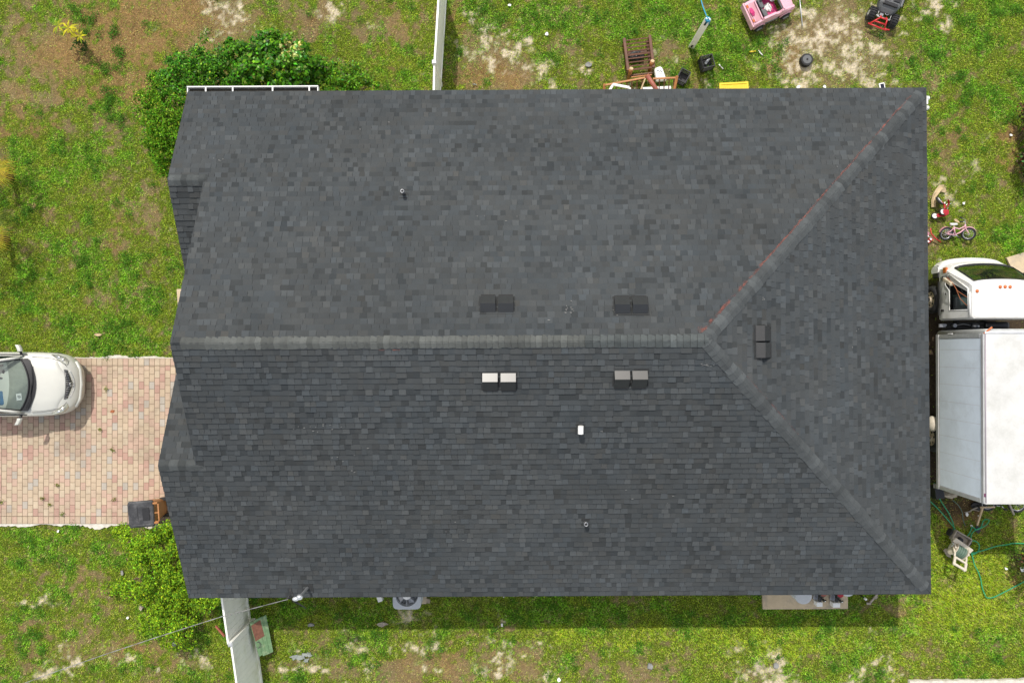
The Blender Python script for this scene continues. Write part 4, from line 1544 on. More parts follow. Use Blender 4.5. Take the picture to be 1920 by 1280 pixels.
# ------------------------------------------------------------------ garden post with rope
b, tp_ = P(1296, 89, 0), P(1323, 24, 2.0)
t = thing('clothesline_post', 'tall white flat post with a rounded top and a blue rope tied on', 'post', (b.x, b.y, 0))
hh = 2.0
pm = MB()
ax = Vector((.92, -.38, 0)).normalized()
sd = [(-.085, 0), (.085, 0)]
out = [(-.08, -.05), (.08, -.05), (.085, hh - .09)] + [(.085 * math.cos(a), hh - .085 + .085 * math.sin(a)) for a in np.linspace(.2, math.pi - .2, 9)] + [(-.085, hh - .09)]
nv = Vector((-ax.y, ax.x, 0)) * .02
vs = [ax * a + Vector((0, 0, z)) + nv for a, z in out] + [ax * a + Vector((0, 0, z)) - nv for a, z in out]
k = len(out)
pm.add(vs, [tuple(range(k)), tuple(range(k, 2 * k))[::-1]] + [(i, k + i, k + (i + 1) % k, (i + 1) % k) for i in range(k)])
pm.build('board', 'vinyl', t)
sl = MB()
for z, l in ((.12, .16), (hh - .30, .22)):
    sl._boxm(Matrix(((*ax, 0), (*nv.normalized(), 0), (0, 0, 1, 0), (0, 0, 0, 1))).transposed() @ Matrix.Translation((0, 0, z)), (.05, .048, l))
sl.build('slot', 'dark', t)
rp = thing('rope', 'bright blue rope knotted on the white post and running off over the lawn', 'rope', (b.x, b.y, 0))
rm = MB()
pts = [Vector((0, -.03, hh - .26)), Vector((.03, -.03, hh - .12)), Vector((0, -.02, hh + .01)), Vector((-.04, .05, hh - .02))]
far = P(1309, -30, 1.7) - Vector((b.x, b.y, 0))
for k in range(1, 9):
    pp = pts[3].lerp(far, k / 8)
    pp.z -= .10 * math.sin(math.pi * k / 8)
    pts.append(pp)
rm.tube(pts, .014, n=6)
rm.torus((0, 0, hh - .05), (.2, .3, 1), .062, .017, n=14, m=6)
rm.torus((0.01, 0, hh - .09), (-.2, .3, 1), .064, .017, n=14, m=6)
rm.tube([(.04, -.05, hh - .06), (.06, -.08, hh - .2)], .013, n=6)
rm.build('cord', 'bluerope', rp)


# ------------------------------------------------------------------ black crates
def crate(px, py, z, rz, w, d, h, label):
    q = P(px, py, z)
    t = thing('crate', label, 'crate', (q.x, q.y, 0), rz, 'black plastic crates')
    mb = MB()
    tk = .018
    mb.box((0, 0, .02), (w, d, .02))
    for sx, sy, L in ((1, 0, d), (-1, 0, d), (0, 1, w), (0, -1, w)):
        for zz, hh_ in ((h - .025, .05), (h * .5, .03), (.035, .07)):
            mb.box((sx * (w / 2 - tk / 2), sy * (d / 2 - tk / 2), zz), (tk if sx else L - .04, tk if sy else L - .04, hh_))
        for k in range(6):
            o = (k / 5 - .5) * (L - .06)
            mb.box((sx * (w / 2 - tk / 2) + (0 if sx else o), sy * (d / 2 - tk / 2) + (0 if sy else o), h / 2), (tk * .8 if sx else .02, tk * .8 if sy else .02, h - .06))
    for sx in (-1, 1):
        for sy in (-1, 1):
            mb.box((sx * (w / 2 - .014), sy * (d / 2 - .014), h / 2), (.034, .034, h))
    mb.build('basket', 'black', t)
    rim = MB()
    for sx, sy, L in ((1, 0, d), (-1, 0, d), (0, 1, w), (0, -1, w)):
        rim.box((sx * (w / 2 - .01), sy * (d / 2 - .01), h), (.03 if sx else L - .03, .03 if sy else L - .03, .022))
    rim.build('rim', 'black', t, bevel=.004)
    return t


crate(1327, 115, .33, R(14), .36, .36, .33, 'black open crate standing alone in the shadow line of the white post')
crate(1282, 142, .30, R(-28), .30, .36, .30, 'black open crate at the end of the brown wooden railing')
t = thing('plastic_bottle', 'clear whitish bottle lying inside the lone black crate', 'bottle', P(1325, 117, .05), R(50))
bt = MB()
bt.cyl((-.09, 0, .05), (.06, 0, .05), .036)
bt.cyl((.06, 0, .05), (.10, 0, .05), .036, .014)
bt.build('bottle_body', 'tank', t)
MB().cyl((.10, 0, .05), (.125, 0, .05), .017).build('cap', 'paper', t)

# ------------------------------------------------------------------ slatted wooden chair
q = P(1198, 108, .4)
t = thing('wooden_chair', 'dark brown slatted wooden chair frame lying in the grass, with round light post ends', 'chair', (q.x, q.y, 0), R(7))
for s in (-1, 1):
    MB().box((s * .37 + .01, .12, .42), (.085, .95, .07)).build('rail', 'wood', t, bevel=.012)
    MB().box((s * .34 + .02, .12, .10), (.06, .90, .09)).build('base_rail', 'wood', t, bevel=.01)
    for y in (.5, -.1):
        MB().box((s * .36 + .01, y, .24), (.06, .07, .34)).build('upright', 'wood', t, bevel=.01)
for k in range(9):
    y = .53 - k * .107
    MB().box((.01, y, .40), (.70, .032 + .02 * (k in (4, 8)), .022), rot=Matrix.Rotation(R(8 + 2 * math.sin(k * 2.3)), 4, 'X')).build('slat', 'wood', t)
MB().box((.02, .26, .17), (.55, .09, .03)).build('brace', 'wood', t)
MB().box((.02, -.46, .26), (.66, .05, .16)).build('front_board', 'wood', t, bevel=.01)
MB().box((.02, -.52, .34), (.60, .035, .03)).build('front_lath', 'woodend', t, bevel=.01)
for x, y in ((-.29, -.36), (.34, -.22)):
    lg = MB()
    lg.tube([(x - .03, y - .14, .05), (x, y, .44), (x + .01, y + .03, .50)], [.05, .062, .062], n=12)
    lo = lg.build('leg', 'woodend', t)
    MB().cyl((x + .008, y + .026, .49), (x + .012, y + .038, .515), .056, n=14).build('leg_end', 'woodlight', lo)
bp = thing('black_bag', 'dark crumpled bag lying under the slats of the brown chair', 'bag', (q.x - .05, q.y + .16, .0))
MB().ell((0, 0, .12), (.24, .16, .10), jit=.12).build('bag_body', 'black', bp)
MB().tube([(.1, -.1, .2), (.2, 0, .26), (.1, .1, .2)], .012).build('strap', 'greypl', bp)

# broken wooden railing leaning by the wall under the eave
rl = thing('wooden_railing', 'red brown wooden railing with thin spindles lying half under the eave', 'railing', P(1200, 150, 0))
rl.location.z = 0
o = Vector(rl.location)
A_, B_, C_, D_ = P(1134, 160, .55) - o, P(1214, 145, .62) - o, P(1224, 148, .60) - o, P(1269, 146, .60) - o
MB().bar(A_, B_, .05, .045).build('top_rail', 'woodend', rl, bevel=.006)
MB().bar(C_, D_, .05, .045).build('top_rail', 'woodend', rl, bevel=.006)
dn_ = Vector((.05, -.62, -.40))
for i in range(7):
    p = A_.lerp(B_, .15 + .85 * i / 7)
    MB().bar(p, p + dn_ + Vector((.0, 0, 0)), .03, .02).build('spindle', 'wood', rl)
for i in range(5):
    p = C_.lerp(D_, (i + .4) / 5)
    MB().bar(p, p + dn_, .026, .02).build('spindle', 'wood', rl)
MB().bar(A_ + dn_, B_ + dn_ * 1.0, .05, .04).build('bottom_rail', 'wood', rl)
MB().bar(C_ + dn_ * .9, D_ + dn_ * .9, .05, .04).build('bottom_rail', 'wood', rl)
e = D_ + Vector((-.07, -.05, 0))
MB().bar(D_ + Vector((.0, .04, .04)), e + Vector((-.02, -.6, -.35)), .075, .06).build('end_post', 'woodend', rl, bevel=.008)
MB().bar(A_ + Vector((-.02, .03, .02)), A_ + Vector((.02, -.4, -.3)), .07, .05).build('end_post', 'woodend', rl, bevel=.008)
wp_ = thing('wooden_post', 'thick round red brown post lying slanted across the wooden railing', 'post', P(1215, 143, 0))
wp_.location.z = 0
o = Vector(wp_.location)
MB().tube([P(1213, 141, .72) - o, P(1233, 172, .60) - o, P(1240, 184, .54) - o], .062, n=14).build('shaft', 'redwood', wp_)
MB().cyl(P(1212.6, 140.3, .724) - o, P(1213.4, 141.8, .718) - o, .058, n=14).build('sawn_end', 'woodend', wp_)
tag(MB().bar(P(1210, 147, .70), P(1200, 172, .62), .035, .03).build('wooden_lath', 'woodlight'), 'thin pale wooden lath lying beside the thick red brown post', 'lath')
wf_ = thing('white_bracket', 'white angled plastic frame poking out from under the eave', 'bracket', P(1160, 165, 0))
wf_.location.z = 0
o = Vector(wf_.location)
f_ = MB()
f_.bar(P(1142, 171, .70) - o, P(1150, 158.5, .74) - o, .07, .05)
f_.bar(P(1149, 158.5, .745) - o, P(1180, 164.5, .74) - o, .07, .05)
f_.bar(P(1180, 164.5, .74) - o, P(1186, 185, .66) - o, .07, .05)
f_.build('frame_bar', 'pvc', wf_, bevel=.008)
tag(MB().bar(P(1205, 170, .18), P(1258, 167.5, .18), .18, .03).build('white_board', 'pvc'), 'white board lying behind the railing spindles against the wall', 'board')
q = P(1239, 137, .12)
ws_ = thing('white_sack', 'white bag with a smudged blue grey mark beside the wooden chair', 'sack', (q.x, q.y, 0))
k_ = MB()
pg = [(-.20, .05), (-.17, .14), (-.03, .19), (.04, .15), (.17, -.22), (-.13, -.26)]
k_.loft([[Vector((x * s, y * s, z)) for x, y in pg] for s, z in ((.9, .0), (1, .07), (.97, .14), (.82, .17))], smooth=False)
k_.build('sack_body', 'paper', ws_, bevel=.02)
mk = MB()
mk.tube([(-.12, .03, .176), (-.08, .07, .176), (-.05, .02, .176), (-.02, .05, .176), (.02, .01, .176)], .008, n=4)
mk.tube([(-.10, -.02, .176), (.02, -.03, .176)], .005, n=4)
mk.build('printed_mark', 'bluebag', ws_)
# yellow tote
q = P(1377, 160.5, .42)
yt = thing('storage_tote', 'yellow plastic storage tote with a ribbed lid half hidden under the eave', 'tote', (q.x, q.y - .16, 0), R(3))
MB().box((0, 0, .19), (.72, .42, .38), taper=1.08).build('tote_body', 'yellow', yt, bevel=.03)
l_ = MB()
l_.box((0, 0, .40), (.84, .52, .035))
lo = l_.build('tote_lid', 'yellow', yt, bevel=.015)
rb = MB()
for k in range(13):
    rb.box((-.36 + k * .06, .10, .424), (.022, .16, .016))
rb.box((0, .205, .426), (.74, .014, .02))
rb.build('lid_rib', 'yellow', lo, bevel=.004)

# ------------------------------------------------------------------ pink ride-on car
q = P(1441, 13, .35)
pc = thing('ride_on_car', 'pink toy ride-on car with grey seats and a pink hood', 'toy car', (q.x, q.y, 0), R(24.5))
pb = MB()
# tub walls, open cockpit
for y in (-1, 1):
    pb.loft([[Vector((x, y * .35, .22)), Vector((x, y * .365, .40)), Vector((x, y * .33, h)), Vector((x, y * .27, h))] for x, h in ((-.64, .44), (-.35, .47), (-.33, .54), (.05, .54), (.08, .47), (.18, .47), (.24, .56), (.32, .54), (.64, .46))], closed=False, smooth=False)
pb.build('body_side', 'pink', pc)
MB().box((-.50, 0, .44), (.27, .58, .05)).build('rear_deck', 'pinkdk', pc, bevel=.015)
bmp = MB()
bmp.box((-.655, 0, .30), (.05, .74, .24))
bmp.box((-.57, 0, .475), (.025, .56, .03))
bmp.box((-.37, 0, .50), (.035, .58, .05))
bmp.build('rear_bumper', 'pink', pc, bevel=.012)
MB().loft([[Vector((x, y * w, z - .03 * y * y)) for y in np.linspace(-1, 1, 7)] for x, w, z in ((.26, .35, .54), (.45, .355, .52), (.62, .33, .47), (.67, .30, .38))], closed=False).build('hood', 'pink', pc)
MB().box((.29, 0, .555), (.05, .60, .07)).build('windshield_frame', 'pink', pc, bevel=.012)
MB().box((.245, 0, .53), (.03, .50, .05)).build('dashboard', 'greypl', pc)
MB().box((-.04, 0, .2), (.60, .56, .03)).build('floor', 'magenta', pc)
fs_ = MB()
fs_.ell((.02, .02, .24), (.10, .13, .05), jit=.2)
fs_.build('pale_cushion', 'paper', pc)
for y in (-.14, .14):
    st = MB()
    st.box((-.20, y, .34), (.14, .24, .16))
    st.box((-.29, y, .42), (.05, .24, .26))
    st.build('seat', 'greypl', pc, bevel=.03)
MB().torus((.14, .15, .50), (-.6, 0, .8), .09, .012, n=20, m=6).build('steering_wheel', 'lead', pc)
for y in (-.22, .22):
    MB().box((-.60, y, .455), (.07, .09, .03)).build('tail_light', 'amber', pc, bevel=.008)
MB().ell((-.56, .02, .50), (.06, .12, .04), jit=.2).build('ribbon', 'magenta', pc)
for x in (-.42, .42):
    for s in (-1, 1):
        wt = MB()
        wt.torus((x, s * .385, .15), (0, 1, 0), .105, .05, n=22, m=8, sx=1.1)
        wo = wt.build('wheel', 'blackrub', pc)
        rm = MB()
        rm.cyl((x, s * .40, .15), (x, s * .435, .15), .075, n=14)
        for k in range(6):
            t = k * math.pi / 3
            rm.bar((x, s * .438, .15), (x + math.cos(t) * .09, s * .438, .15 + math.sin(t) * .09), .02, .02, up=(0, 1, 0))
        rm.build('hubcap', 'galv', wo)
        ar = MB()
        ar.tube([(x + math.cos(a) * .175, s * .375, .16 + math.sin(a) * .175) for a in np.linspace(.1, math.pi - .1, 9)], .022, n=6)
        ar.build('fender', 'pink', pc)
MB().box((0, -.33, .13), (.45, .06, .08)).build('side_step', 'greypl', pc, bevel=.01)
MB().box((0, .33, .13), (.45, .06, .08)).build('side_step', 'greypl', pc, bevel=.01)

# ------------------------------------------------------------------ black toy buggy with red bumper
q = P(1660, 18, .2)
bu = thing('toy_buggy', 'black ride-on toy buggy with fat tyres and a red tubular bumper', 'toy car', (q.x, q.y, 0), R(-110))
# local +x towards the red bumper (photo: down and left)
bo = MB()
bo.loft([[Vector((x, -w, .24)), Vector((x, -w, h - .06)), Vector((x, -w + .06, h)), Vector((x, w - .06, h)), Vector((x, w, h - .06)), Vector((x, w, .24))] for x, w, h in ((-1.0, .25, .36), (-.75, .30, .46), (-.3, .31, .50), (-.02, .30, .50), (.10, .25, .42), (.18, .2, .34))], smooth=False)
bo.build('body', 'greypl', bu, bevel=.012)
st = MB()
for y in (-.14, .14):
    for k in range(4):
        st.box((-.50 + k * .11, y, .515), (.09, .20, .03))
st.box((-.02, 0, .50), (.10, .44, .06))
st.build('ribbed_seat', 'black', bu, bevel=.012)
for s in (-1, 1):
    MB().box((-.38, s * .325, .42), (.62, .06, .10)).build('side_panel', 'lead' if s < 0 else 'greypl', bu, bevel=.02)
ax_ = MB()
ax_.tube([(.24, -.30, .2), (.24, .30, .2)], .02)
ax_.tube([(.14, -.19, .30), (.32, -.19, .30), (.32, .19, .30), (.14, .19, .30)], .014, closed=True)
ax_.build('axle_frame', 'alu', bu)
mo_ = MB()
mo_.torus((.16, .05, .32), (0, 0, 1), .05, .013, n=16, m=6)
mo_.box((.2, -.08, .26), (.14, .10, .08))
mo_.build('motor', 'lead', bu)
for x in (.24, -.78):
    for s in (-1, 1):
        wt = MB()
        wt.torus((x, s * .335, .19), (0, 1, 0), .115, .075, n=24, m=10, sx=1.35)
        for k in range(18):
            t = 2 * math.pi * k / 18
            wt.box((x + math.cos(t) * .19, s * .335, .19 + math.sin(t) * .19), (.03, .17, .02), rot=Matrix.Rotation(-t + math.pi / 2, 4, 'Y'))
        wo = wt.build('wheel', 'blackrub', bu)
        rm = MB()
        rm.cyl((x, s * .36, .19), (x, s * .425, .19), .085, n=14)
        for k in range(5):
            t = k * math.pi * .4
            rm.cyl((x + math.cos(t) * .055, s * .424, .19 + math.sin(t) * .055), (x + math.cos(t) * .055, s * .428, .19 + math.sin(t) * .055), .02, n=8)
        rm.build('hubcap', 'alu', wo)
rbm = MB()
for pts in ([(.36, -.10, .36), (.56, -.30, .22)], [(.36, .10, .36), (.56, .16, .22)], [(.36, -.10, .36), (.36, .10, .36)], [(.56, -.34, .22), (.58, .22, .22)], [(.47, -.19, .29), (.47, .13, .29)], [(.56, .14, .22), (.55, .30, .24)], [(.26, -.08, .28), (.36, -.1, .36)], [(.26, .08, .28), (.36, .1, .36)]):
    rbm.tube(pts, .022, n=7)
rbm.build('bumper', 'redpl', bu)

q = P(1513, 112, .15)
tw = thing('loose_tyre', 'black ribbed toy wheel lying flat on the bare sand patch', 'wheel', (q.x, q.y, 0))
w_ = MB()
w_.cyl((0, 0, 0), (0, 0, .17), .165, n=30)
for k in range(26):
    t = 2 * math.pi * k / 26
    w_.box((math.cos(t) * .168, math.sin(t) * .168, .085), (.022, .022, .165), rot=t)
w_.build('tyre', 'blackrub', tw)
MB().cyl((0, 0, .165), (0, 0, .18), .13, .125, n=26).build('disc', 'greypl', tw)
MB().cyl((0, 0, .175), (0, 0, .19), .028, n=12).build('axle_hole', 'dark', tw)
tag(MB().tube([P(1498, -20, .03), P(1501, 15, .03), P(1504.5, 49, .03)], .017, n=8).build('metal_rod', 'alu'), 'long thin pale metal rod lying on the sand by the pink toy car', 'rod')
tag(MB().tube([P(1404, 97.5, .03), P(1411, 97, .045), P(1418, 96.5, .03)], .02, n=7).build('yellow_stick', 'yellow'), 'small yellow plastic stick in the grass above the yellow tote', 'stick')
tag(MB().tube([P(1422, 95, .03), P(1426, 100, .03), P(1430, 104, .03)], .018, n=6).build('white_peg', 'paper'), 'short white peg lying beside the small yellow stick', 'peg')
tag(MB().tube([P(1348, 121, .03), P(1356, 130, .03)], .018, n=6).build('white_stick', 'paper'), 'white stick lying right beside the lone black crate', 'stick')
sl_ = thing('solar_light', 'small white framed solar lamp sticking out past the corner of the eave', 'solar lamp', P(1654, 163, 0) - Vector((0, 0, 0)))
q = P(1654, 163, .6)
sl_.location = (q.x, q.y, 0)
MB().cyl((0, -.05, 0), (0, -.05, .58), .015).build('stake', 'pvc', sl_)
MB().box((0, 0, .60), (.16, .22, .03), rot=R(12)).build('housing', 'pvc', sl_, bevel=.008)
MB().box((0.005, -.01, .617), (.10, .18, .006), rot=R(12)).build('solar_cell', 'solar', sl_)


# ------------------------------------------------------------------ bicycles and tricycles
def bicycle(name, label, loc, rot, sc_, frame, tyre, seatm, group=None, fender=None, steer=0.0, guard=None, cat='bicycle'):
    """x forward, z up, y across; sc_ = wheel radius"""
    t = thing(name, label, cat, loc, 0, group, rot)
    R_ = sc_
    wb = R_ * 3.3
    rw, fw = Vector((0, 0, R_)), Vector((wb, 0, R_))
    bb_ = Vector((wb * .42, 0, R_ * .85))
    st = Vector((wb * .30, 0, R_ * 2.05))
    hd_ = Vector((wb * .80, 0, R_ * 2.25))
    hd2 = Vector((wb * .84, 0, R_ * 1.85))
    f = MB()
    tr = R_ * .085
    f.tube([bb_, st], tr)
    f.tube([st + Vector((0, 0, -.02)), (st + hd_) / 2 + Vector((0, 0, -R_ * .45)), hd_ + Vector((0, 0, -.02))], tr)
    f.tube([bb_, (bb_ + hd2) / 2 + Vector((0, 0, -R_ * .12)), hd2], tr * 1.1)
    for s in (-1, 1):
        f.tube([bb_ + Vector((0, s * .02, 0)), rw + Vector((0, s * R_ * .22, 0))], tr * .7)
        f.tube([st + Vector((0, s * .02, -.04)), rw + Vector((0, s * R_ * .22, 0))], tr * .7)
    f.tube([hd_ + Vector((-.01, 0, .03)), hd2], tr * 1.3)
    f.build('frame', frame, t)
    fork = Matrix.Translation(hd2) @ Matrix.Rotation(steer, 4, (hd2 - hd_).normalized()) @ Matrix.Translation(-hd2)
    fk = MB(fork)
    for s in (-1, 1):
        fk.tube([hd2 + Vector((0, s * R_ * .2, 0)), fw + Vector((-R_ * .1, s * R_ * .22, R_ * .3)), fw + Vector((0, s * R_ * .22, 0))], tr * .7)
    fk.tube([hd2 + Vector((0, -R_ * .2, 0)), hd2 + Vector((0, R_ * .2, 0))], tr)
    fk.build('fork', frame, t)
    for c, mt_ in ((rw, Matrix.Identity(4)), (fw, fork)):
        w_ = MB(mt_)
        w_.torus(c, (0, 1, 0), R_ * .86, R_ * .14, n=28, m=8)
        wo = w_.build('wheel', tyre, t)
        r_ = MB(mt_)
        r_.torus(c, (0, 1, 0), R_ * .72, R_ * .05, n=28, m=6)
        r_.cyl(c + Vector((0, -.03, 0)), c + Vector((0, .03, 0)), R_ * .1, n=10)
        for k in range(10):
            a = k * math.pi / 5
            r_.tube([c, c + Vector((math.cos(a), 0, math.sin(a))) * R_ * .72], .003, n=4)
        r_.build('rim', 'galv', wo)
    hb_ = MB(fork)
    tp = hd_ + Vector((-.03, 0, R_ * .55))
    hb_.tube([hd_, tp], tr * .8)
    w2 = R_ * 1.05
    hb_.tube([tp + Vector((-R_ * .5, -w2, R_ * .25)), tp + Vector((0, -w2 * .45, R_ * .15)), tp, tp + Vector((0, w2 * .45, R_ * .15)), tp + Vector((-R_ * .5, w2, R_ * .25))], tr * .7)
    ho = hb_.build('handlebar', 'galv', t)
    g_ = MB(fork)
    for s in (-1, 1):
        g_.tube([tp + Vector((-R_ * .35, s * w2 * .85, R_ * .22)), tp + Vector((-R_ * .7, s * w2 * 1.13, R_ * .28))], tr * 1.2)
    g_.build('grip', 'blackrub', ho)
    sd_ = MB()
    sd_.tube([st, st + Vector((-.02, 0, R_ * .35))], tr * .7)
    s0 = st + Vector((-.02, 0, R_ * .38))
    sd_.loft([[s0 + Vector((x, y * w, z)) for y, z in ((-1, 0), (-.6, .03), (.6, .03), (1, 0), (.6, -.03), (-.6, -.03))] for x, w in ((-R_ * .5, R_ * .32), (-R_ * .2, R_ * .34), (R_ * .2, R_ * .14), (R_ * .55, R_ * .08))])
    sd_.build('saddle', seatm, t)
    if fender:
        fd = MB()
        for a0, a1 in ((.1, 2.9),):
            an = np.linspace(a0, a1, 12)
            fd.loft([[rw + Vector((math.cos(a) * R_ * 1.07, y * R_ * .2, math.sin(a) * R_ * 1.07)) for y in (-1, -.5, 0, .5, 1)] for a in an], closed=False)
        fd.build('rear_fender', fender, t)
        fd = MB(fork)
        an = np.linspace(.5, 2.8, 10)
        fd.loft([[fw + Vector((math.cos(a) * R_ * 1.07, y * R_ * .2, math.sin(a) * R_ * 1.07)) for y in (-1, -.5, 0, .5, 1)] for a in an], closed=False)
        fd.build('front_fender', frame, t)
        fd = MB()
        fd.tube([st + Vector((0, .03, .1)), rw + Vector((-R_ * .1, R_ * .24, R_ * .2))], tr * .5)
        fd.build('fender_stay', 'pvc', t)
    if guard:
        gm = MB()
        gm.loft([[c + Vector((0, R_ * .30 + d_, z)) for d_, z in ((0, -w), (.02, -w), (.02, w), (0, w))] for c, w in ((rw, R_ * .18), (rw.lerp(bb_, .5), R_ * .16), (bb_, R_ * .30), (bb_ + Vector((R_ * .3, 0, 0)), R_ * .14))], smooth=False)
        gm.build('chain_guard', guard, t)
    cr = MB()
    cr.torus(bb_ + Vector((0, R_ * .24, 0)), (0, 1, 0), R_ * .26, .012, n=16, m=5)
    cr.tube([bb_ + Vector((0, -R_ * .3, 0)), bb_ + Vector((R_ * .4, -R_ * .32, -R_ * .3))], tr * .6)
    cr.tube([bb_ + Vector((0, R_ * .33, 0)), bb_ + Vector((-R_ * .4, R_ * .35, R_ * .3))], tr * .6)
    cr.build('crank', 'galv', t)
    pd = MB()
    pd.box(bb_ + Vector((R_ * .4, -R_ * .45, -R_ * .3)), (R_ * .4, R_ * .3, .025))
    pd.box(bb_ + Vector((-R_ * .4, R_ * .48, R_ * .3)), (R_ * .4, R_ * .3, .025))
    pd.build('pedal', 'blackrub', t)
    return t


q = P(1771, 451, .1)
bk = bicycle('kids_bicycle', 'small pink bicycle with white fender and white saddle lying on the lawn', (q.x, q.y, .07), (R(-72), 0, R(0)), .195, 'pink', 'blackrub', 'pvc', fender='pinkdk', steer=R(28), guard='pink')
# lift slightly so that the lower side rests on the grass
bk.location.z = .12
q = P(1745, 455, .1)
sco = thing('scooter', 'red and pink scooter with a curved bar lying half under the eave', 'scooter', (q.x, q.y, 0))
o = Vector(sco.location)
MB().tube([P(1744.5, 428, .25) - o, P(1746, 438, .2) - o, P(1754, 447, .14) - o, P(1764, 454, .1) - o], .017, n=8).build('curved_bar', 'redpl', sco)
MB().tube([P(1738, 442, .22) - o, P(1748, 447, .2) - o], .014).build('axle', 'galv', sco)
for a, b in ((1740, 453), (1745, 449)):
    w_ = MB()
    w_.cyl(P(a, b, .06) - o, P(a, b, .1) - o + Vector((.02, .02, 0)), .06)
    wo = w_.build('wheel', 'redpaint', sco)
    MB().cyl(P(a, b, .095) - o, P(a, b, .115) - o + Vector((.01, .01, 0)), .032).build('hub', 'pvc', wo)
MB().bar(P(1736, 436, .12) - o, P(1742, 440, .1) - o, .12, .03).build('deck', 'pinkdk', sco, bevel=.01)

q = P(1762, 392, 0)
tri = thing('tricycle', 'red tricycle with white wheels tipped over on the lawn', 'tricycle', (q.x, q.y, 0))
o = Vector(tri.location)
for px, py, z, r_, ax in ((1761.5, 376.5, .20, .145, (.55, .55, .6)), (1767.5, 397, .24, .10, (.1, .1, 1)), (1752.5, 405, .11, .10, (-.1, .2, 1))):
    c = P(px, py, z) - o
    w_ = MB()
    ax = Vector(ax).normalized()
    w_.torus(c, ax, r_ * .84, r_ * .18, n=22, m=8, sx=1.3)
    wo = w_.build('wheel', 'blackrub', tri)
    m_ = MB()
    m_.cyl(c - ax * r_ * .12, c + ax * r_ * .16, r_ * .80, r_ * .74, n=20)
    m_.build('wheel_disc', 'pvc', wo)
    m_ = MB()
    m_.cyl(c + ax * r_ * .16, c + ax * r_ * .25, r_ * .16, n=8)
    m_.build('hub', 'lead', wo)
fr = MB()
w3, r1_, r2_ = P(1764, 378, .2) - o, P(1768, 398, .16) - o, P(1753, 406, .1) - o
hdp = P(1771, 384, .18) - o
fr.tube([w3, hdp], .024)
fr.tube([hdp, P(1771, 393, .2) - o, P(1767, 401, .16) - o], .03)
fr.tube([r1_, P(1764, 403, .15) - o, r2_], .026)
fr.bar(P(1757, 404, .16) - o, P(1774, 402, .16) - o, .10, .03)
fr.build('frame', 'redpaint', tri)
se = MB()
se.loft([[P(1772, 398, .22) - o + Vector((x * w, y * w, z)) for x, y in ((-1, -.6), (0, -1), (1, -.6), (1, .6), (0, 1), (-1, .6))] for w, z in ((.07, -.03), (.11, .0), (.09, .04))])
se.build('seat', 'redpaint', tri, bevel=.01)
fd = MB()
fd.loft([[w3 + Vector((math.cos(a) * .17 + .03, math.sin(a) * .17 - .05, .06 + s * .05)) for s in (-1, 0, 1)] for a in np.linspace(-1.2, .6, 8)], closed=False)
fd.build('front_fender', 'redpaint', tri)
hb_ = MB()
hb_.tube([hdp, P(1775, 383, .22) - o, P(1782, 382, .2) - o, P(1786, 379, .17) - o], .012)
hb_.tube([P(1775, 383, .22) - o, P(1777, 390, .1) - o, P(1775, 396, .08) - o], .012)
hb_.build('handlebar', 'chrome', tri)


# cardboard scraps by the tricycle
def scrap(name, label, cat, pxs, z, m, t=.012, curl=.05):
    mb = MB()
    vs = []
    n = len(pxs)
    for px, py in pxs:
        p = P(px, py, 0)
        p.z = z + rnd.uniform(0, curl)
        vs.append(p)
    c = sum(vs, Vector()) / n
    c.z = z + curl * .3
    lo = [p - Vector((0, 0, t)) for p in vs]
    mb.add(vs + [c] + lo + [c - Vector((0, 0, t))], [(i, (i + 1) % n, n) for i in range(n)] + [(n + 1 + (i + 1) % n, n + 1 + i, 2 * n + 1) for i in range(n)] + [(i, n + 1 + i, n + 1 + (i + 1) % n, (i + 1) % n) for i in range(n)])
    return tag(mb.build(name, m), label, cat)


sc1 = thing('cardboard', 'torn bent cardboard strip curving round behind the red tricycle', 'cardboard', P(1755, 365, 0))
o = Vector(sc1.location)
strip = [(1748, 389, 9), (1747.5, 378, 9), (1750, 368, 8), (1755, 360, 9), (1761, 352, 10), (1767, 353, 12)]
l1, l2, l3 = [], [], []
for i, (px, py, w) in enumerate(strip):
    p = P(px, py, 0)
    a = Vector((strip[min(i + 1, 5)][0] - strip[max(i - 1, 0)][0], -(strip[min(i + 1, 5)][1] - strip[max(i - 1, 0)][1]), 0)).normalized()
    s = Vector((-a.y, a.x, 0)) * w / 2 / 64
    l1.append(p - o + s + Vector((0, 0, .05 + rnd.uniform(0, .05))))
    l2.append(p - o + Vector((0, 0, .03 + rnd.uniform(0, .02))))
    l3.append(p - o - s + Vector((0, 0, .05 + rnd.uniform(0, .05))))
so = MB().loft([l1, l2, l3], closed=False, smooth=False).build('sheet', 'cardboard', sc1)
so.modifiers.new('thick', 'SOLIDIFY').thickness = .008
fl_ = MB()
fl_.add([P(a, b, 0) - o + Vector((0, 0, h)) for a, b, h in ((1762, 360, .06), (1768, 351, .10), (1772, 356, .05), (1771, 362, .03))], [(0, 1, 2, 3)])
fo = fl_.build('flap', 'cardboard', sc1)
fo.modifiers.new('thick', 'SOLIDIFY').thickness = .008
scrap('dry_leaf', 'large pale dry leaf lying between the tricycle and the pink bicycle', 'leaf', [(1785, 412), (1789, 411.5), (1793, 415), (1796, 419), (1791, 418), (1787, 416)], .09, 'cardboard')

# ------------------------------------------------------------------ air conditioner
q = P(762.5, 1142, .78)
ac = thing('air_conditioner', 'grey outdoor air conditioner with a round fan grille tucked under the eave', 'air conditioner', (q.x, q.y + .39, 0))
body = MB()


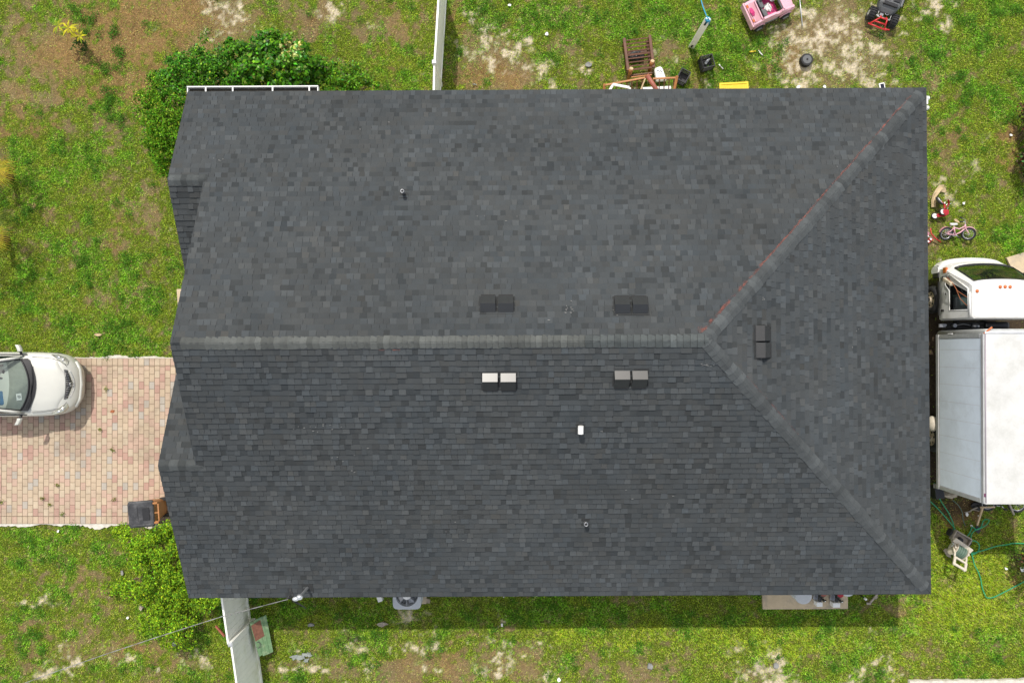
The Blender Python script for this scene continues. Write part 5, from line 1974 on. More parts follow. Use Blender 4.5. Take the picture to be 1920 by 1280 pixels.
def rrect(w, d, r_, z, n=5):
    pts = []
    for cx, cy, a0 in ((w - r_, d - r_, 0), (-w + r_, d - r_, math.pi / 2), (-w + r_, -d + r_, math.pi), (w - r_, -d + r_, 1.5 * math.pi)):
        for k in range(n):
            a = a0 + math.pi / 2 * k / (n - 1)
            pts.append(Vector((cx + r_ * math.cos(a), cy + r_ * math.sin(a), z)))
    return pts


body.loft([rrect(.37, .37, .07, z) for z in (.06, .70)], caps=False)
for k in range(16):
    z = .12 + k * .035
    body.loft([rrect(.38, .38, .075, z), rrect(.385, .385, .075, z + .008), rrect(.38, .38, .075, z + .016)], caps=False)
body.build('casing', 'acgrey', ac)
topm = MB()
outer, inner = [], []
for k in range(56):
    a = 2 * math.pi * k / 56
    q = .40 / (abs(math.cos(a)) ** 7 + abs(math.sin(a)) ** 7) ** (1 / 7)
    outer.append(Vector((q * math.cos(a), q * math.sin(a), .74)))
    inner.append(Vector((.315 * math.cos(a), .315 * math.sin(a), .765)))
deep = [Vector((p.x * .97, p.y * .97, .64)) for p in inner]
low = [Vector((p.x, p.y, .68)) for p in outer]
topm.loft([low, outer, [Vector((p.x * .95, p.y * .95, .765)) for p in outer], inner, deep], caps=False, smooth=False)
topm.build('top_cover', 'acgrey', ac)
MB().cyl((0, 0, .60), (0, 0, .62), .30, n=30).build('fan_well', 'dark', ac)
fb = MB()
for k in range(4):
    a = k * math.pi / 2 + .5
    fb.add([(.06 * math.cos(a), .06 * math.sin(a), .66), (.28 * math.cos(a - .35), .28 * math.sin(a - .35), .64), (.28 * math.cos(a + .35), .28 * math.sin(a + .35), .69)], [(0, 1, 2)])
fb.build('fan_blade', 'lead', ac)
gg = MB()
for r_ in np.linspace(.08, .29, 7):
    gg.torus((0, 0, .752), (0, 0, 1), r_, .004, n=28, m=4)
for k in range(8):
    a = k * math.pi / 4
    gg.tube([(.05 * math.cos(a), .05 * math.sin(a), .758), (.30 * math.cos(a), .30 * math.sin(a), .760)], .007, n=5)
gg.build('fan_grille', 'acgrey', ac)
MB().cyl((0, 0, .70), (0, 0, .775), .13, .12, n=20).build('fan_cap', 'pvc', ac)
MB().box((0, 0, .02), (.95, .95, .08)).build('base_pad', 'concrete', ac, bevel=.01)
MB().box((-.39, .22, .5), (.05, .14, .2)).build('service_valve', 'acgrey', ac, bevel=.01)
t = thing('white_box', 'small tilted white plastic box left beside the air conditioner', 'box', P(711, 1121, .2))
t.location.z = 0
MB().box((0, 0, .10), (.14, .22, .18), rot=R(-72) + R(90)).build('box_body', 'pvc', t, bevel=.012)
tag(MB().cyl(P(944.5, 1114, .0), P(944.5, 1119, .28), .014).build('white_stake', 'pvc'), 'short white stake standing in the shaded grass close to the eave', 'stake')

# ------------------------------------------------------------------ concrete pad with tanks and pumps
p0, p1 = P(1430, 1141.5, .1), P(1590, 1138, .1)
pad = thing('concrete_pad', 'tan concrete pad with a dark stain lying along the shaded wall', 'concrete pad', ((p0.x + p1.x) / 2, p0.y + .8, 0), PSI)
MB().box((0, 0, .05), (p1.x - p0.x, 1.6, .10)).build('slab', 'concrete', pad, bevel=.012)
PZ = .10
q = P(1507, 1116.5, 1.0)
t = thing('water_tank', 'large round pale grey tank with a flat lid standing on the concrete pad', 'tank', (q.x, q.y, PZ))
MB().cyl((0, 0, 0), (0, 0, .84), .225, .235, n=30).build('tank_body', 'tank', t)
l_ = MB()
l_.cyl((0, 0, .84), (0, 0, .89), .245, .235, n=32)
l_.cyl((0, 0, .89), (0, 0, .90), .21, .20, n=32)
l_.build('tank_lid', 'tank', t)
q = P(1592, 1106, 1.0)
t = thing('water_tank', 'round blue grey tank at the end of the concrete pad, mostly under the eave', 'tank', (q.x, q.y, 0))
MB().cyl((0, 0, 0), (0, 0, .92), .19, .2, n=26).build('tank_body', 'acgrey', t)
MB().ell((0, 0, .92), (.205, .205, .06)).build('tank_lid', 'acgrey', t)


def pump(px, py, label, wl, red):
    q = P(px, py, .55)
    t = thing('water_pump', label, 'pump', (q.x, q.y, PZ), R(-14), 'pumps on the concrete pad')
    b = MB()
    b.cyl((0, .05, .12), (0, .05, .36), .085, .075)
    b.ell((0, .05, .38), (.085, .085, .05))
    b.cyl((0, -.02, .26), (.03, -.17, .25), .055)
    b.build('motor', 'black', t)
    MB().cyl((.0, .10, .0), (.0, .10, .44), .10, .09, n=18).build('pressure_vessel', red, t)
    v = MB()
    v.cyl((0.02, -.06, .40), (.05, -.10, .47), .035)
    v.tube([(-.07, -.02, .30), (.08, -.1, .36), (.12, -.07, .42)], .022)
    v.build('valve', 'black', t)
    MB().ell((.09, -.10, .44), (.022, .022, .022)).build('gauge', 'chrome', t)
    f = MB()
    f.box((.06, -.27, .12), (wl, .13, .24), rot=R(14))
    f.build('control_box', 'pvc', t, bevel=.01)
    MB().box((0, -.05, .05), (.2, .3, .10)).build('base', 'lead', t, bevel=.01)


pump(1543, 1119, 'black pump with a dark red vessel and a smaller white box, nearer the round tank', .17, 'redwood')
pump(1575, 1120.5, 'black pump with a bright red vessel and a wider white box at the pad corner', .21, 'redpaint')
t = thing('garden_light', 'small black garden light with a white cap in the grass past the pad', 'garden light', P(1614, 1116, .0))
MB().cyl((0, 0, 0), (0, 0, .3), .02).build('stake', 'black', t)
MB().cyl((0, 0, .26), (0, 0, .34), .035, .03).build('cap', 'pvc', t)
lw = MB()
lw.bar(P(1645, 1113, .05), P(1631, 1130, .05), .05, .04)
lw.bar(P(1633, 1131, .06), P(1625, 1130.5, .06), .06, .04)
lw.bar(P(1645, 1117, .04), P(1641, 1122, .04), .05, .03)
tag(lw.build('broken_lath', 'woodgrey'), 'weathered broken lath in an angled shape lying on the shaded grass', 'lath')

# green weathered board leaning on the lower fence
q = P(492, 1190, .3)
gb = thing('weathered_board', 'weathered green board with a rusty red patch lying against the cream fence', 'board', (q.x, q.y, 0))
o = Vector(gb.location)
A1, B1, C1, D1 = P(468, 1166, .62) - o, P(499, 1152, .30) - o, P(512.5, 1222, .22) - o, P(486, 1232, .50) - o


def bl(u, v, h=0):
    p = A1.lerp(B1, u).lerp(D1.lerp(C1, u), v)
    return p + Vector((0, 0, h))


for k in range(4):
    m_ = MB()
    u0, u1 = k / 4 + .004, (k + 1) / 4 - .008
    jag = rnd.uniform(-.05, .05)
    m_.slab([bl(u0, .0 + max(0, jag)), bl(u1, max(0, -jag)), bl(u1, 1 - abs(jag)), bl(u0, 1 - abs(jag) * .4)], (.3, 0, 1), .03)
    m_.build('plank', 'greenboard', gb)
m_ = MB()
m_.slab([bl(.03, .10, .008), bl(.62, .06, .008), bl(.66, .50, .008), bl(.05, .55, .008)], (.3, 0, 1), .004)
m_.build('rusty_sheet', 'redpatch', gb)
m_ = MB()
ring = bl(.14, .66, .012)
m_.tube([ring + Vector((math.cos(a) * .07, math.sin(a) * .085, .0)) for a in np.linspace(-2.2, 2.6, 14)], .010, n=5)
m_.build('painted_curl', 'ink', gb)
tag(MB().bar(P(405, 1173, .02), P(421, 1192, .25), .05, .05).build('leaning_stick', 'redwood'), 'reddish brown stick leaning on the grey fence from the shrub side', 'stick')

# ------------------------------------------------------------------ hose reel cart
q = P(1797, 1032, .4)
hr = thing('hose_reel', 'beige plastic hose reel cart with green hose wound on its drum', 'hose reel', (q.x, q.y, 0), R(59))
# local x runs from the handle end up to the axle end
for s in (-1, 1):
    f = MB()
    f.tube([(-.44, s * .17, .82), (-.12, s * .19, .62), (.30, s * .25, .10)], .028, n=8)
    f.tube([(.34, s * .24, .12), (.02, s * .21, .58)], .026, n=8)
    f.build('side_frame', 'beigepl', hr)
h_ = MB()
h_.box((-.40, 0, .80), (.07, .40, .05), rot=Matrix.Rotation(R(30), 4, 'Y'))
h_.box((-.22, 0, .70), (.055, .40, .05), rot=Matrix.Rotation(R(30), 4, 'Y'))
h_.box((-.31, .18, .755), (.24, .07, .05), rot=Matrix.Rotation(R(30), 4, 'Y'))
h_.box((-.31, -.18, .755), (.24, .07, .05), rot=Matrix.Rotation(R(30), 4, 'Y'))
h_.build('handle', 'beigepl', hr, bevel=.012)
MB().box((.19, .02, .48), (.14, .62, .05), rot=Matrix.Rotation(R(-18), 4, 'Y') @ Matrix.Rotation(R(-4), 4, 'Z')).build('cross_bar', 'beigepl', hr, bevel=.015)
d_ = MB()
for s in (-1, 1):
    d_.cyl((.0, s * .16, .40), (.0, s * .175, .40), .215, n=28)
d_.build('drum_flange', 'beigepl', hr)
c_ = MB()
for k in range(9):
    c_.torus((0, -.135 + k * .034, .40), (0, 1, 0), .165 + .012 * (k % 2), .019, n=26, m=6)
c_.build('wound_hose', 'hosedk', hr)
tr_ = MB()
tr_.box((.34, 0, .15), (.30, .52, .05))
tr_.box((.48, 0, .22), (.04, .52, .14))
tr_.box((.34, .25, .22), (.30, .04, .14))
tr_.box((.34, -.25, .22), (.30, .04, .14))
tr_.build('tray', 'woodgrey', hr, bevel=.012)
MB().cyl((.30, .02, .22), (.30, .02, .30), .085, .07, n=18).build('hub_cap', 'black', hr)
for s in (-1, 1):
    w_ = MB()
    w_.cyl((.36, s * .29, .11), (.36, s * .34, .11), .11)
    w_.build('wheel', 'blackrub', hr)
ck = MB()
ck.tube([(0, .18, .40), (0, .24, .40), (.1, .25, .46), (.1, .31, .46)], .014)
ck.build('crank', 'galv', hr)
scrap('stone_slab', 'beige flat stone half hidden under the hose reel cart', 'stone', [(1768, 1030), (1773, 1027), (1780, 1035), (1782, 1045), (1775, 1042)], .03, 'rock', .05, .02)


def smooth_path(pts, n=7):
    out = []
    k = len(pts)
    for i in range(k - 1):
        p0_, p1_, p2_, p3_ = pts[max(i - 1, 0)], pts[i], pts[i + 1], pts[min(i + 2, k - 1)]
        for j in range(n):
            t = j / n
            out.append(.5 * ((2 * p1_) + (p2_ - p0_) * t + (2 * p0_ - 5 * p1_ + 4 * p2_ - p3_) * t * t + (3 * p1_ - p0_ - 3 * p2_ + p3_) * t ** 3))
    out.append(pts[-1])
    return out


hm = MB()
for path in ([(1738, 934), (1748, 943), (1760, 955), (1775, 972), (1786, 985), (1794, 996), (1808, 1010), (1813, 1016)],
             [(1808, 1010), (1816, 1001), (1821, 991), (1823, 987.5), (1830, 992), (1838, 990), (1848, 984), (1854, 975), (1849, 973), (1843, 976), (1839, 988), (1828, 993), (1821, 1001), (1820, 1013), (1818, 1018)],
             [(1815, 1022), (1819, 1015), (1826, 1013), (1833, 1017), (1836, 1024), (1834, 1033), (1826, 1038), (1821, 1036), (1834, 1034), (1850, 1029), (1870, 1023), (1890, 1020), (1900, 1018), (1935, 1019)],
             [(1820, 1034), (1823, 1042), (1827, 1058), (1833, 1070), (1839, 1085), (1841, 1100), (1846, 1114), (1851, 1120), (1862, 1119), (1878, 1112), (1897, 1102), (1935, 1082)]):
    hm.tube(smooth_path([P(a, b, .06) + Vector((0, 0, rnd.uniform(-.01, .02))) for a, b in path]), .0155, n=7)
tag(hm.build('garden_hose', 'hose'), 'bright green garden hose looping over the lawn around the hose reel cart', 'hose')
hm = MB()
hm.tube(smooth_path([P(a, b, .05) for a, b in ((1752, 905), (1757, 920), (1761, 933), (1770, 948), (1778, 960), (1785, 975), (1788, 985), (1788, 996))]), .0155, n=7)
tag(hm.build('garden_hose', 'hose'), 'short green hose strand coming out from the dark gap below the truck box', 'hose')
tag(MB().tube(smooth_path([P(a, b, .05) for a, b in ((1786, 937), (1797, 947), (1804, 960), (1806, 975), (1810, 985))]), .012, n=6).build('dark_cable', 'hosedk'), 'thin dull green cable curving over the brown soil behind the truck', 'cable')

# junk behind the truck
ob = bicycle('old_bicycle', 'old dark bicycle lying in the truck shadow with a pale saddle side up', tuple(P(1848, 957, .1)), (R(-76), 0, R(-3)), .25, 'chassis', 'blackrub', 'tank', steer=R(15))
ob.location.z = .15
for i, (a, b, z0, z1, w, lbl, m_) in enumerate(((( 1843, 949), (1832, 984), .35, .10, .045, 'pale straight wooden handle sticking out over the flat black metal piece', 'woodlight'), ((1838, 951), (1865, 950), .36, .34, .04, 'pale horizontal lath lying at the truck box edge', 'woodlight'),
                                                 ((1808, 960), (1834, 951), .10, .25, .035, 'crooked grey branch lying on the brown soil behind the truck', 'woodgrey'), ((1893, 945), (1901, 964), .40, .06, .04, 'thin grey stick leaning on the rear of the truck box', 'woodgrey'))):
    if i == 2:
        mm = MB()
        pts = [P(1808, 960, .08), P(1818, 958.5, .1), P(1824, 954, .15), P(1834, 950.5, .2)]
        mm.tube(pts, [.012, .018, .02, .022], n=7)
        mm.tube([P(1823, 954.5, .14), P(1830, 956, .12), P(1836, 958, .08)], [.018, .014, .01], n=6)
        tag(mm.build('branch', m_), lbl, 'branch')
    else:
        tag(MB().bar(P(*a, z0), P(*b, z1), w, w).build(('broom_stick', 'lath', '', 'stick')[i], m_), lbl, ('stick', 'lath', '', 'stick')[i])
sb = MB()  # flat black blade lying loose
sb.slab([P(1830, 984, .08), P(1838, 988, .07), P(1839, 996, .03), P(1834, 1000, .02), P(1829, 995, .04)], (0, 0, 1), .015)
tag(sb.build('flat_blade', 'black', bevel=.004), 'flat black metal blade lying among the loops of the green hose', 'scrap')
t = thing('broken_concrete', 'tan broken concrete lump lying beside the rear of the truck box', 'rubble', P(1780, 925, .1))
MB().ell((0, 0, .05), (.22, .13, .12), jit=.15, n=9, m=6).build('lump', 'rock', t)
t = thing('dark_rubbish', 'black crumpled rubbish heap right under the rear edge of the truck box', 'rubbish', P(1833, 947, .0))
MB().ell((0, 0, .08), (.22, .13, .12), jit=.25, n=10, m=7).build('heap', 'black', t)
t = thing('black_box', 'black box in the dark gap between the house and the truck box', 'box', P(1757, 922, .15))
t.location.z = 0
MB().box((0, 0, .15), (.26, .34, .30), rot=R(8)).build('box_body', 'black', t, bevel=.02)

# concrete slab piece on the lawn, and the white edging strip
s0 = P(1905, 482, .08)
t = thing('paving_slab', 'tan concrete paving slab lying on the lawn above the truck cab', 'slab', (s0.x + .7, s0.y, 0), R(14))
MB().prism([(-.95, .22), (.9, .30), (.9, -.22), (-.72, -.34), (-.86, -.2)], 0, .08).build('slab', 'concrete', t, bevel=.012)
e0, e1_ = P(1706, 1276, .12), P(1940, 1273, .12)
t = thing('white_edging', 'white rough edging strip running across the lawn corner', 'edging', (e0.x, e0.y, 0))
mm = MB()
xs = np.linspace(0, e1_.x - e0.x, 26)
top = [Vector((x_, (e1_.y - e0.y) * i / 25 + rnd.uniform(-.03, .015), .10 + rnd.uniform(0, .03))) for i, x_ in enumerate(xs)]
mm.loft([[Vector((p.x, p.y, 0)), p, Vector((p.x, p.y - .35, .11)), Vector((p.x, p.y - .38, 0))] for p in top], smooth=False)
mm.build('strip', 'kerb', t)
t = thing('stepping_slab', 'pale stepping slab in the grass right beside the front gable wall', 'slab', P(338, 556, .03))
MB().box((.42, 0, .0), (1.0, .50, .07), rot=R(4)).build('slab', 'concrete', t, bevel=.01)

# small litter
for px, py, rx, ry, m_, nm, lb, ct in (
        (1025, 65, 4, 3.5, 'paper', 'paper_scrap', 'small white paper scrap on bare brown grass above the eave', 'scrap'),
        (955, 11, 4, 2.5, 'paper', 'paper_scrap', 'pale crumpled scrap close to the white fence shadow', 'scrap'),
        (890, 159, 4.5, 2.5, 'foil', 'foil_scrap', 'grey white scrap lying close to the eave by the fence shadow', 'scrap'),
        (1103, 122, 8, 4.5, 'rockgrey', 'grey_stone', 'flat grey stone in the sandy grass beside the brown chair', 'stone'),
        (1894, 254, 3, 2.6, 'paper', 'paper_scrap', 'bright white scrap on brown grass by the reddish shrub', 'scrap'),
        (110, 995, 2.6, 2.6, 'paper', 'paper_scrap', 'tiny white scrap on the grass along the paver edge', 'scrap'),
        (240, 1157, 2.8, 2.4, 'paper', 'paper_scrap', 'white scrap near the round stone by the lower shrub', 'scrap'),
        (266, 1138, 5, 4.5, 'rock', 'round_stone', 'round tan stone at the edge of the lower green shrub', 'stone'),
        (230, 1073, 3, 6, 'rockgrey', 'grey_tube', 'narrow grey object upright in the grass left of the shrub', 'tube'),
        (327, 1206, 4, 6, 'rockgrey', 'grey_stone', 'grey stone in the shade below the power cable', 'stone'),
        (558, 1231, 11, 6, 'foil', 'foil_sheet', 'crumpled grey plastic sheet on the lawn past the green board', 'plastic'),
        (578, 1225, 9, 5, 'foil', 'foil_sheet', 'pale crumpled plastic strip touching the grey sheet', 'plastic'),
        (575, 1236, 8, 7, 'foil', 'foil_sheet', 'grey crumpled plastic lump below the pale plastic strip', 'plastic'),
        (583, 1170, 7, 3.5, 'rockgrey', 'grey_stone', 'small grey stone in the shaded grass right of the mast', 'stone'),
        (717, 1169, 11, 4.5, 'woodgrey', 'bark_piece', 'weathered bark piece at the edge of the house shadow', 'bark'),
        (801, 1125, 7, 6, 'rock', 'garden_stone', 'tan stone touching the air conditioner base', 'stone'),
        (941, 1170, 2.6, 4, 'paper', 'paper_scrap', 'white scrap on a bare spot along the house shadow edge', 'scrap'),
        (1454, 1246, 6, 6.5, 'rockgrey', 'grey_stone', 'dark grey stone on the bright sand patch', 'stone'),
        (1048, 1273, 3.5, 5, 'paper', 'crushed_can', 'crushed white and red can at the lawn edge', 'can'),
        (1218, 1247, 6, 8, 'rockgrey', 'grey_stone', 'grey stone on thin grass between the two sand patches', 'stone'),
        (1885, 1065, 3, 3, 'paper', 'paper_scrap', 'pale scrap by the dark plant next to the hose', 'scrap'),
        (1918, 1067, 7, 5, 'pvc', 'white_board_piece', 'white board piece in the dark plant shade beside the hose', 'board'),
        (1770, 381, 2, 2, 'paper', 'paper_scrap', 'tiny white scrap next to the tricycle handlebar', 'scrap'),
        (1806, 381.5, 3, 3, 'paper', 'plastic_cup', 'small white cup on the grass beyond the tricycle handlebar', 'cup'),
        (1496, 164, 5, 3.5, 'pvc', 'white_fitting', 'white plastic fitting just past the eave below the toy wheel', 'fitting'),
        (1545, 163, 3.5, 4, 'pvc', 'white_fitting', 'smaller white fitting past the eave, nearer the solar lamp', 'fitting'),
        (212, 771, 4.5, 3.5, 'rust', 'dry_leaf', 'dark red dry leaf lying on the paver driveway', 'leaf'),
        (185, 627, 7, 3, 'woodlight', 'twig_piece', 'pale twig on the grass right above the driveway kerb', 'twig'),
        (1820, 985, 3, 2.5, 'paper', 'paper_scrap', 'white chip on the brown soil farther from the pale wooden handle', 'scrap'),
        (1835, 966, 3, 2, 'paper', 'paper_scrap', 'white chip right of the pale wooden handle', 'scrap'),
        (1812, 963, 3, 4, 'paper', 'paper_scrap', 'white chip next to the crooked grey branch', 'scrap')):
    n_ = 8
    pts = [(px + math.cos(2 * math.pi * k / n_) * rx * rnd.uniform(.6, 1.15), py + math.sin(2 * math.pi * k / n_) * ry * rnd.uniform(.6, 1.15)) for k in range(n_)]
    stone = 'stone' in nm
    if 'foil' in nm:
        pts = [(px + math.cos(2 * math.pi * k / 11) * rx * rnd.uniform(.3, 1.4), py + math.sin(2 * math.pi * k / 11) * ry * rnd.uniform(.3, 1.4)) for k in range(11)]
    scrap(nm, lb, ct, pts, .03 if not stone else .04, m_, .03 if not stone else .07, .03)
# weeds in the paver joints are part of the lawn mesh below


# ------------------------------------------------------------------ foliage
def leaves(pts, nrm, L, Wd, base, jit, seed, droop=0.0, fold=.15):
    g = np.random.default_rng(seed)
    n = len(pts)
    nrm = nrm / np.linalg.norm(nrm, axis=1, keepdims=True)
    t = g.normal(size=(n, 3))
    t -= (t * nrm).sum(1, keepdims=True) * nrm
    t /= np.linalg.norm(t, axis=1, keepdims=True) + 1e-9
    b = np.cross(nrm, t)
    l = (L * g.uniform(.6, 1.3, n))[:, None]
    w = (Wd * g.uniform(.7, 1.2, n))[:, None]
    p0 = pts - t * l * .5
    p2 = pts + t * l * .5 - nrm * l * droop
    p1 = pts + b * w * .5 + nrm * w * fold
    p3 = pts - b * w * .5 + nrm * w * fold
    V = np.stack([p0, p1, p2, p3], 1).reshape(-1, 3)
    i = np.arange(n)[:, None] * 4
    Fc = i + np.array([[0, 1, 2, 3]])
    c = np.asarray(base)
    if c.ndim == 1:
        c = np.repeat(c[None], n, 0)
    k = np.exp(g.normal(0, jit, n))[:, None]
    hue = g.normal(0, jit * .5, n)[:, None]
    c = c * k * np.concatenate([1 + hue, np.ones_like(hue), 1 - hue * .5], 1)
    C = np.repeat(np.clip(c, 0.004, .9), 4, 0)
    return V, Fc, C


def crown(lobes, dens, seed, flat=.75, cl=.15, fill=.62):
    """leaf points and normals: twig-end clumps scattered over the lobes, with gaps between"""
    g = np.random.default_rng(seed)
    Pp, Nn = [], []
    for (c, r_) in lobes:
        nk = max(6, int(5.2 * (r_ / cl) ** 2 * fill))
        d = g.normal(size=(nk, 3))
        d /= np.linalg.norm(d, axis=1, keepdims=True)
        d[:, 2] = np.where(d[:, 2] < -.15, -d[:, 2], d[:, 2])
        rad = r_ * np.where(g.random(nk) < .75, g.uniform(.78, 1.16, nk), g.uniform(.35, .8, nk))
        ctr = np.array(c) + d * rad[:, None] * np.array([1, 1, flat])
        per = max(6, int(dens * r_ * r_ / nk))
        cr = cl * g.uniform(.6, 1.25, nk)
        q = g.normal(size=(nk, per, 3))
        q /= np.linalg.norm(q, axis=2, keepdims=True)
        q[:, :, 2] = np.where(q[:, :, 2] < -.3, -q[:, :, 2], q[:, :, 2])
        p = ctr[:, None] + q * (cr[:, None, None] * g.uniform(.5, 1.05, (nk, per, 1))) * np.array([1, 1, .75])
        nn = q * .55 + d[:, None] * .35 + g.normal(0, .38, (nk, per, 3)) + np.array([0, 0, .85])
        p, nn = p.reshape(-1, 3), nn.reshape(-1, 3)
        keep = p[:, 2] > .04
        Pp.append(p[keep])
        Nn.append(nn[keep])
    return np.concatenate(Pp), np.concatenate(Nn)


def shrub(name, label, group, lobes_px, dens, L, Wd, col_, jit, m_, seed, flat=.8, pale=None, cat='shrub', extra=None, cl=.15, fill=.54):
    lobes = [(P(px, py, z), r_) for px, py, z, r_ in lobes_px]
    cx = sum(l[0].x for l in lobes) / len(lobes)
    cy = sum(l[0].y for l in lobes) / len(lobes)
    t = thing(name, label, cat, (cx, cy, 0), 0, group)
    off = Vector((cx, cy, 0))
    lobes = [(l[0] - off, l[1]) for l in lobes]
    p, n_ = crown(lobes, dens, seed, flat, cl, fill)
    g = np.random.default_rng(seed + 1)
    c = np.repeat(np.array(col_)[None], len(p), 0)
    if pale is not None:
        mask = g.random(len(p)) < pale[0]
        c[mask] = pale[1]
        c[g.random(len(p)) < .010] = (.17, .12, .05)
        c[g.random(len(p)) < .16] *= .55
    if extra is not None:
        for (px, py, z, r_, cc, fr) in extra:
            q = P(px, py, z) - off
            d2 = ((p[:, :2] - np.array([q.x, q.y])) ** 2).sum(1)
            mask = (d2 < r_ * r_) & (g.random(len(p)) < fr) & (p[:, 2] > z * .7)
            c[mask] = cc
    V, Fc, C = leaves(p, n_, L, Wd, c, jit, seed + 2, droop=.12)
    np_mesh('foliage', V, Fc, C, m_, t)
    st = MB()
    r2 = random.Random(seed)
    for l, r_ in lobes:
        for k in range(3):
            b = Vector((l.x * .45 + r2.uniform(-.1, .1), l.y * .45 + r2.uniform(-.1, .1), 0))
            e = Vector((l.x + r2.uniform(-.5, .5) * r_, l.y + r2.uniform(-.5, .5) * r_, l.z + r2.uniform(-.1, .5) * r_))
            st.tube([b, b.lerp(e, .5) + Vector((r2.uniform(-.08, .08), r2.uniform(-.08, .08), .08)), e], [.015, .011, .006], n=5)
    st.build('stem', 'bark', t)
    return t


GRP = 'green shrubs around the house corner'
DG, MG, LG = (.056, .178, .007), (.090, .220, .010), (.190, .320, .030)
shrub('shrub', 'small leaved lighter green shrub along the gable side of the roof', GRP,
      [(308, 169, 1, 0.43), (289, 209, 0.9, 0.473), (306, 249, 1, 0.516), (292, 266, 0.75, 0.387), (312, 296, 0.8, 0.387), (322, 316, 0.6, 0.301), (318, 209, 1.2, 0.43), (274, 194, 0.7, 0.344), (330, 264, 1, 0.43)], 6120, .068, .038, MG, .46, 'leafm', 31, pale=(.20, LG))
shrub('shrub', 'dark green bushy shrub at the upper roof corner beside the gutter end', GRP,
      [(330, 144, 1, 0.447), (362, 126, 1.3, 0.499), (310, 154, 0.9, 0.344), (400, 108, 1.3, 0.473), (418, 134, 1.3, 0.473), (370, 146, 1.2, 0.43), (335, 169, 1.2, 0.387), (395, 154, 1.1, 0.387), (430, 162, 1, 0.301), (445, 144, 1.2, 0.344)], 5100, .082, .045, DG, .5, 'leaf', 41, pale=(.05, LG), extra=[(386, 97, 1.0, .16, (.26, .36, .04), .8)])
shrub('shrub', 'tall glossy broad leaved shrub with a cluster of pale yellow leaves above the gutter', GRP,
      [(455, 108, 1.4, 0.473), (490, 102, 1.5, 0.516), (530, 94, 1.5, 0.473), (568, 104, 1.5, 0.43), (470, 136, 1.5, 0.473), (515, 131, 1.6, 0.516), (556, 134, 1.5, 0.43), (540, 144, 1.2, 0.344), (585, 134, 1.2, 0.344), (505, 164, 1, 0.301), (540, 166, 1, 0.284), (575, 162, 1, 0.301), (470, 152, 1.2, 0.301)], 3910, .125, .07, DG, .52, 'leaf', 51, pale=(.07, (.20, .30, .06)), extra=[(560, 112, 1.0, .30, (.48, .50, .16), .50), (575, 122, .9, .2, (.36, .44, .10), .35), (545, 82, 1., .25, MG, .4)])
shrub('shrub', 'low rounded green shrub at the far end of the gutter', GRP,
      [(612, 134, 1, 0.361), (640, 142, 0.9, 0.413), (672, 152, 0.8, 0.344), (694, 159, 0.6, 0.224), (600, 144, 1, 0.344), (625, 164, 0.9, 0.344), (660, 167, 0.7, 0.301)], 5440, .080, .045, MG, .48, 'leaf', 61, pale=(.06, LG))
# dead leaves caught between the gutter and the shrub
scrap('dead_leaf', 'curled brown dead leaf lying between the gutter and the dark shrub', 'leaf', [(448, 149), (456, 147), (462, 151), (461, 163), (453, 165), (450, 158)], 1.35, 'rust', .01, .1)
scrap('dead_leaf', 'large tan dead leaf lying in the shrub gap above the gutter', 'leaf', [(472, 161), (481, 150), (487, 149), (495, 157), (488, 163), (478, 165)], 1.4, 'cardboard', .01, .12)
scrap('dead_leaf', 'tan folded dead leaf between the brown leaf and the large tan leaf', 'leaf', [(462, 160), (468, 158), (474, 160), (470, 165), (464, 165)], 1.35, 'cardboard', .01, .08)
YG = (.235, .400, .020)
shrub('shrub', 'bright yellow green shrub below the trash bin along the gable wall', GRP,
      [(240, 1008, .7, .34), (262, 1030, .8, .42), (300, 1010, .9, .42), (322, 998, .9, .30), (285, 1055, .9, .45), (322, 1045, 1.0, .42), (305, 1085, .9, .45), (250, 1095, .6, .30), (228, 1100, .45, .22), (272, 1105, .7, .36), (340, 1090, .9, .4), (350, 1120, .8, .36), (318, 1118, .8, .36), (385, 1130, .8, .30), (400, 1125, .8, .28), (205, 1102, .35, .15)],
      6120, .075, .036, YG, .36, 'leafm', 71, pale=(.25, (.085, .180, .014)), cl=.19, fill=.6)
shrub('shrub', 'low yellow green shrub under the power cable near the grey fence', GRP,
      [(290, 1163, .6, .32), (325, 1155, .7, .36), (345, 1175, .7, .34), (320, 1190, .6, .30), (272, 1172, .45, .22), (350, 1200, .5, .22), (300, 1140, .6, .3)], 5440, .078, .037, YG, .36, 'leafm', 81, pale=(.25, (.085, .18, .014)), cl=.19, fill=.55)
RB = (.085, .040, .022)
shrub('shrub', 'dark reddish brown shrub at the lawn edge beyond the roof corner', None,
      [(1940, 222, .55, .36), (1945, 268, .6, .45), (1940, 318, .55, .36), (1926, 240, .4, .24), (1922, 300, .4, .2), (1924, 212, .4, .2), (1920, 326, .3, .16)], 2800, .10, .05, RB, .45, 'leafm', 91, pale=(.4, (.045, .085, .02)))
shrub('shrub', 'dark low shrub with mixed brown leaves beside the green hose', None,
      [(1940, 1045, .8, .40), (1945, 1070, .8, .4), (1925, 1055, .5, .25)], 2200, .09, .05, (.05, .085, .022), .45, 'leafm', 95, pale=(.3, RB))


